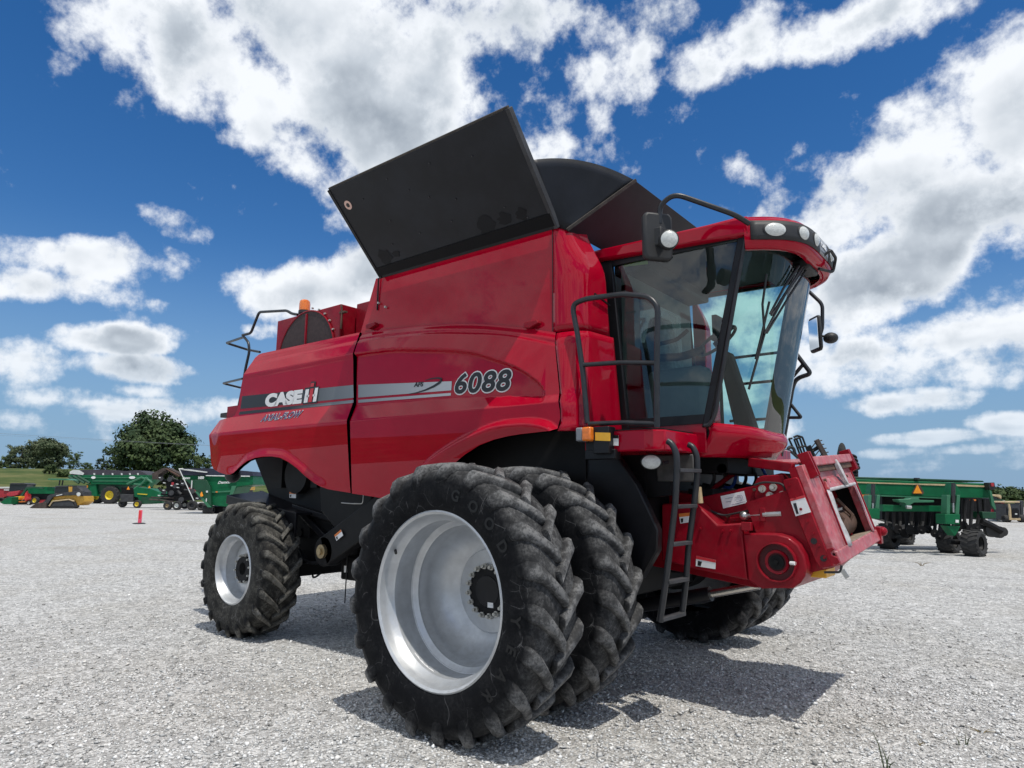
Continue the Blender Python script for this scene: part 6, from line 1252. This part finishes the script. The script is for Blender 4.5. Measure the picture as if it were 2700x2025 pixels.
# ---- folded tillage tool behind the drill
k_ = BG('folded_tillage_tool', 'dark folded tillage tool with spiked harrow, discs and a worn tyre behind the drill', 'tillage tool', zH, (1300, 3450), D=24.0)
for a, b in (((400,370),(640,880)), ((540,380),(720,860)), ((600,370),(790,860)), ((690,350),(860,860)), ((760,330),(960,860))): k_.bar('cage_bar', 'blackwall', [a, b], .035, 0)
for a, b in (((400,370),(490,360)), ((530,330),(620,290)), ((620,290),(760,330)), ((660,600),(840,560)), ((560,380),(700,340))): k_.bar('cage_cross_bar', 'blackwall', [a, b], .04, 0)
k_.bar('harrow_beam', 'brown', [(1130,400),(1400,900)], .10, 0, n=4); k_.bar('harrow_arm', 'blackwall', [(1180,600),(1010,700),(920,560)], .08, .1); k_.bar('harrow_arm', 'blackwall', [(920,560),(1080,900)], .09, .1)
for u, v in ((1160,435),(1215,535),(1275,640),(1330,745),(1390,845)): k_.bar('spike', 'darkgrey', [(u,v),(u+120,v-22)], .022, 0, n=5)
for u, v in ((1120,460),(1200,690),(1280,770)): k_.bar('spike', 'darkgrey', [(u,v),(u-110,v+140)], .022, 0, n=5)
mb = MB(); q = k_.pt(480, 780, 0); mb.tube([k_.pt(*x, 0) for x in ((250,720),(330,670),(430,690),(560,800),(660,900))], .05, 8, .1); mb.tube([k_.pt(*x, 0) for x in ((370,640),(440,580),(530,620),(560,740))], .06, 8, .1); part('hose', mb, M['plastic'], k_.root)
k_.wheel(1800, 800, 255, .30, 0, 'darkgrey', .5, ax=norm((.12, .1, 1)) if False else norm(FH*.25+RH*.35+np.array([0, 0, .85])))
for v in (830, 920, 1020, 1100): 
    mb = MB(); q = k_.pt(2000+(v-830)*.3, v+30, 0); n_ = norm(FH*.3+RH*.3+np.array([0, 0, .9])); mb.cyl(q, q+n_*.03, .26, n=20); part('disc_blade', mb, M['darkgrey'], k_.root)
for v in (1130, 1250): k_.wheel(2140, v, 90, .22, .2, 'darkgrey', .5, ax=norm(FH*.8+RH*.3))
k_.bar('frame_tube', 'blackwall', [(1900,820),(2150,1280),(2180,2300)], .12, .3); k_.bar('frame_tube', 'blackwall', [(700,860),(1250,2400),(1300,3420)], .12, .3); k_.bar('frame_tube', 'blackwall', [(1250,1500),(2150,1400)], .1, .3); k_.wheel(1300, 3100, 330, .3, .3, 'darkgrey', .5)
k_.bar('frame_tube', 'blackwall', [(1250,2300),(2180,2300)], .1, .35)
# ---- far right machines
x_ = BG('yellow_loader', 'tan and black loader seen from behind at the right edge', 'loader', zI, (1150, 1470))
x_.poly('body', 'darkgrey', [(930,1380),(940,960),(900,720),(1350,720),(1360,960),(1380,1390)], 0, 2.0, .03); x_.poly('rear_grille', 'blackwall', [(1030,1270),(1040,960),(1310,960),(1320,1270)], -.08, .1); x_.poly('rear_window', 'darkglass', [(960,900),(965,730),(1300,730),(1310,900)], -.05, .1); x_.poly('corner_post', 'tan', [(930,1370),(940,960),(905,720),(950,720),(1000,960),(1020,1290),(1375,1300),(1380,1390)], -.06, .1, .01); x_.poly('roof', 'tan', [(850,690),(860,635),(1350,630),(1360,690)], -.1, 1.8, .03); x_.poly('plate', 'offwhite', [(1160,1110),(1240,1110),(1240,1160),(1160,1160)], -.12, .03)
x_.wheel(800, 1310, 150, .4, .2, 'darkgrey', .5, ax=RH); x_.wheel(1420, 1310, 150, .4, .2, 'darkgrey', .5, ax=RH); x_.poly('frame', 'darkgrey', [(1380,640),(1500,600),(1500,1300),(1400,1300)], .5, .5); x_.poly('side_frame', 'darkgrey', [(790,900),(890,760),(930,960),(930,1380),(830,1180)], .2, .5)
r_ = BG('red_baler', 'red farm implement standing beyond the seed drill', 'implement', zI, (520, 1430))
r_.poly('body', 'redimp', [(330,690),(740,690),(770,1000),(740,1120),(450,1120),(380,940)], 0, 1.8, .03); r_.poly('panel', 'redimp', [(220,930),(400,940),(400,1080),(210,1050)], -.1, 1.0); r_.poly('lamp', 'offwhite', [(700,600),(750,600),(760,660),(710,665)], -.1, .1); r_.poly('frame', 'offwhite', [(440,1150),(660,1160),(640,1430),(440,1430)], .2, .8); r_.bar('brace', 'offwhite', [(560,780),(680,740),(750,860)], .06, -.1)
r2_ = BG('yellow_combine_head', 'tan machine roof beyond the red implement', 'implement', zI, (420, 1400), D=r_.D+10)
r2_.poly('roof', 'tan', [(240,370),(360,360),(560,370),(620,420),(620,540),(500,460),(250,410)], 0, 1.6, .03); r2_.poly('cab', 'darkglass', [(270,420),(480,450),(600,560),(270,560)], .2, 1.2); r2_.poly('body', 'greendark', [(250,550),(700,560),(700,660),(300,670)], .1, 1.5); r2_.poly('stand', 'blackwall', [(350,660),(680,660),(660,1400),(380,1400)], .5, .8)
# ------------------------------------------------------------------ trees
def leaf_mat(name, c0, c1):
    m = bpy.data.materials.new(name); m.use_nodes = True; t = m.node_tree; b = t.nodes['Principled BSDF']; b.inputs['Roughness'].default_value = .7; b.inputs['Specular IOR Level'].default_value = .25
    a = N(t, 'ShaderNodeAttribute', attribute_name='tone'); mx = N(t, 'ShaderNodeMix', data_type='RGBA'); L(t, a.outputs['Fac'], mx.inputs['Factor']); mx.inputs['A'].default_value = (*c0, 1); mx.inputs['B'].default_value = (*c1, 1); L(t, mx.outputs['Result'], b.inputs['Base Color'])
    return m
M['leaf_dark'] = leaf_mat('dark_leaves', (.020, .042, .016), (.080, .115, .042)); M['leaf_pale'] = leaf_mat('pale_leaves', (.05, .075, .035), (.14, .165, .09)); M['leaf_mid'] = leaf_mat('mid_green_leaves', (.035, .065, .02), (.11, .15, .05))
M['bark'] = mat('bark', (.07, .055, .042), .9, var=.3, vscale=3)
def crown_mesh(name, lobes, nclump, per, leaf, spread, m_, seed):
    r = np.random.default_rng(seed); V = []; T = []
    vol = np.array([l[3]*l[4]*l[5] for l in lobes]); pick = r.choice(len(lobes), nclump, p=vol/vol.sum())
    for i in pick:
        x, y, z, rx, ry, rz = lobes[i]; d = r.normal(size=3); d /= np.linalg.norm(d); k = r.uniform(.35, 1.0)**.45; c = np.array([x, y, z])+d*k*np.array([rx, ry, rz]); tone = np.clip(r.normal(.45, .33), 0, 1)
        q = r.normal(size=(per, 3))*spread*np.array([1, 1, .7])+c
        nn = (q-c)/spread*.7+d*.6+np.array([0, 0, .35])+r.normal(size=(per, 3))*.45; nn /= np.linalg.norm(nn, axis=1)[:, None]; n1 = np.cross(nn, r.normal(size=(per, 3))); n1 /= np.linalg.norm(n1, axis=1)[:, None]; n2 = np.cross(nn, n1)
        s = leaf*r.uniform(.6, 1.3, (per, 1)); V.append(np.stack([q-n1*s-n2*s*.6, q+n1*s*.3-n2*s*.7, q+n1*s+n2*s*.5, q-n1*s*.4+n2*s*.7], 1)); T.append(np.clip(tone+r.normal(0, .12, per), 0, 1))
    V = np.concatenate(V); T = np.concatenate(T); n = len(V); me = bpy.data.meshes.new(name); me.vertices.add(n*4); me.vertices.foreach_set('co', V.ravel()); me.loops.add(n*4); me.loops.foreach_set('vertex_index', np.arange(n*4)); me.polygons.add(n); me.polygons.foreach_set('loop_start', np.arange(n)*4); me.update(calc_edges=True)
    at = me.attributes.new('tone', 'FLOAT', 'POINT'); at.data.foreach_set('value', np.repeat(T, 4)); me.materials.append(M[m_]); return me
def tree(name, label, u0, u1, vt, vb, D, m_, seed, nclump=260, lobes=None, group=None, leafk=1.0, zbase=None):
    uc = (u0+u1)/2; b = PD(uc, vb, D); k = D/FPX; H = (vb-vt)*k; W = (u1-u0)*k; az = atan2(b[0]-CAM[0], b[1]-CAM[1]); rr = math.hypot(b[0]-CAM[0], b[1]-CAM[1])
    zb = hill(rr, az) if rr > 100 else 0.0; H += b[2]-zb; root = thing(name, label, 'tree', (b[0], b[1], zb), -YAW, group)
    if lobes is None:
        r = random.Random(seed); lobes = [(0, 0, .62, .34, .30, .30)]
        lobes.append((0, 0, .28, .40, .30, .24))
        for q in range(9): a = 2*pi*q/9+r.uniform(-.3, .3); lobes.append((.30*cos(a)*r.uniform(.7, 1.1), .26*sin(a), r.uniform(.22, .80), r.uniform(.14, .22), r.uniform(.14, .22), r.uniform(.11, .19)))
    lb = [(x*W, y*W, z*H, a*W, c_*W, e*H) for x, y, z, a, c_, e in lobes]
    sp_ = .034*W; me = crown_mesh('crown', lb, nclump, 40, .019*W*leafk, sp_, m_, seed); link('crown', me, root)
    mb = MB(); mb.tube([(0, 0, -.3), (.01*W, 0, .2*H), (0, .01*W, .45*H), (.02*W, 0, .75*H)], .03*W, 8, rads=[.035*W, .028*W, .02*W, .006*W]); r = random.Random(seed+1)
    for q in range(7): a = 2*pi*q/7; z0 = r.uniform(.18, .5)*H; mb.tube([(0, 0, z0), (.14*W*cos(a), .14*W*sin(a), z0+.12*H), (.30*W*cos(a), .26*W*sin(a), z0+.22*H)], .01*W, 6, rads=[.014*W, .009*W, .003*W])
    part('trunk', mb, M['bark'], root); return root
big = [(0,0,.55,.33,.30,.30),(.05,0,.80,.20,.20,.17),(-.18,0,.68,.20,.2,.18),(.22,0,.62,.20,.2,.20),(.38,0,.40,.13,.16,.22),(.40,0,.20,.11,.14,.14),(-.30,0,.50,.14,.16,.16),(-.20,0,.30,.22,.22,.18),(.12,0,.30,.28,.25,.20),(-.38,0,.25,.12,.14,.12),(.0,-.2,.45,.25,.2,.2),(.28,0,.80,.10,.12,.09),(-.08,0,.90,.12,.12,.08)]
tree('oak_tree', 'tall dark green tree with full crown behind the grain carts', 272, 518, 1084, 1262, 112, 'leaf_dark', 5, 560, big, leafk=.8)
tree('cedar_tree', 'sparse dark tree leaning out beside the tall tree', 243, 292, 1165, 1262, 108, 'leaf_dark', 9, 150, [(0,0,.25,.4,.3,.2),(-.1,0,.55,.3,.25,.12),(.15,0,.8,.25,.2,.08),(.2,0,.45,.3,.25,.15)], leafk=1.3)
tree('hill_tree', 'rounded pale green tree, largest of those on the hill', 62, 180, 1150, 1235, 185, 'leaf_pale', 21, 360, group='trees on the hill')
tree('hill_tree', 'rounded grey green tree left of the largest hill tree', 14, 92, 1166, 1230, 190, 'leaf_pale', 22, 260, group='trees on the hill')
tree('hill_tree', 'darker green tree at the right end of the hill row', 172, 213, 1183, 1236, 180, 'leaf_mid', 23, 160, group='trees on the hill')
tree('hill_tree', 'low dark tree at the left edge of the photo on the hill', -30, 30, 1200, 1228, 195, 'leaf_mid', 24, 120, group='trees on the hill')
tree('small_tree', 'small dark bushy tree standing on the grass slope', 108, 150, 1222, 1252, 135, 'leaf_dark', 25, 120, leafk=1.4)
tree('shrub', 'low grey green shrub beside the small dark tree on the slope', 146, 186, 1236, 1255, 130, 'leaf_mid', 26, 90, leafk=1.6)
tree('far_tree', 'pale green far tree right of the tall dark tree', 500, 565, 1198, 1262, 135, 'leaf_mid', 27, 200)
tree('far_tree', 'pale low far tree between the hill row and the cedar', 206, 250, 1218, 1245, 200, 'leaf_mid', 28, 120)
# a far-off wood on the right
lob = []; r = random.Random(4)
for q in range(46): u = 2420+q*12; p0 = PD(u, 1306, 260); lob.append((p0[0]+r.uniform(-3, 3), p0[1]+r.uniform(-5, 5), r.uniform(1.0, 2.6)*(1.15 if u < 2640 else .9), 3.2, 3.2, r.uniform(1.6, 2.8)))
me = crown_mesh('far_wood', lob, 900, 18, .55, .8, 'leaf_dark', 77); tag(link('far_wood', me), 'dark line of far woodland on the right horizon', 'woodland', kind='stuff')
lob = []
for q in range(60): u = -150+q*16; p0 = PD(u, 1290, 330); a_ = atan2(p0[0]-CAM[0], p0[1]-CAM[1]); z_ = hill(330, a_); lob.append((p0[0], p0[1], z_+r.uniform(.5, 1.8), 4, 4, r.uniform(1.5, 3.0)))
me = crown_mesh('far_wood', lob, 900, 16, .7, 1.0, 'leaf_mid', 78); tag(link('far_wood', me), 'pale line of far trees beyond the hill on the left', 'woodland', kind='stuff')
# unseen woods added behind the camera to darken the panels' reflections
lob = []
for q in range(70):
    a_ = YAW+pi+radians(-62+124*q/69); R_ = 85+r.uniform(-4, 4); h_ = r.uniform(5.5, 9.5); lob.append((CAM[0]+R_*sin(a_), CAM[1]+R_*cos(a_), h_*.52, 2.6, 2.6, h_*.5))
me = crown_mesh('far_wood', lob, 1500, 22, .50, .75, 'leaf_dark', 79); tag(link('far_wood', me), 'unseen wood added behind the camera to darken reflections', 'woodland', kind='stuff')
# power lines
for i, (v0, v1, lab) in enumerate(((1143, 1178, 'thicker lower overhead wire crossing in front of the trees'), (1143.5, 1168, 'thin upper overhead wire crossing in front of the trees'))):
    a = PD(-700, v0-48+i*10, 95); b = PD(1100, v1+22+i*6, 95); pts = []
    for t in np.linspace(0, 1, 25): q = a*(1-t)+b*t; q[2] -= 1.6*4*t*(1-t)*.25; pts.append(q)
    mb = MB(); mb.tube(pts, .016 if i == 0 else .009, 5); tag(part('overhead_wire', mb, M['wire']), lab, 'wire', 'overhead wires')
# weeds in the gravel
M['weed'] = mat('weed_green', (.05, .075, .025), .7, var=.3, vscale=30); M['dryweed'] = mat('dry_weed', (.20, .16, .09), .85, var=.3, vscale=30)
def weed(name, label, u, v, blades, m_, seed, group):
    b = P(u, v, z=0); r = random.Random(seed); root = thing(name, label, 'weed', (b[0], b[1], 0), 0, group); mb = MB()
    for (h, lx, ly) in blades:
        w = .004; p0 = np.array([r.uniform(-.02, .02), r.uniform(-.02, .02), -.005]); p1 = p0+np.array([lx*.35, ly*.35, h*.6]); p2 = p0+np.array([lx, ly, h]); mb.tube([p0, p1, p2], w, 4, rads=[.004, .003, .0006])
    part('blades', mb, M[m_], root)
weed('grass_weed', 'thin green grass blades rising at the bottom edge of the photo', 2338, 2030, [(.22, -.06, .0), (.12, -.03, .02), (.09, .02, .01), (.06, .04, 0)], 'weed', 1, 'weeds in the gravel')
weed('grass_weed', 'tiny green sprig in the gravel near the right edge', 2540, 1965, [(.07, .03, .0), (.05, -.02, .02), (.06, .0, .03)], 'weed', 2, 'weeds in the gravel')
weed('grass_weed', 'flat brown dry weed in the gravel near the right edge', 2590, 1930, [(.02, .12, .02), (.02, -.10, .02), (.03, .05, .06), (.02, .02, -.08), (.02, -.06, -.03)], 'dryweed', 3, 'weeds in the gravel')
weed('grass_weed', 'small dry weed left of the flat brown one', 2430, 1965, [(.03, .03, .02), (.04, -.03, .02), (.03, .05, -.02)], 'dryweed', 4, 'weeds in the gravel')
weed('grass_weed', 'dry brown weed clump on the gravel before the seed drill', 2430, 1492, [(.10, .2*cos(a), .2*sin(a)) for a in np.linspace(0, 6, 12)], 'dryweed', 5, 'weeds in the gravel')
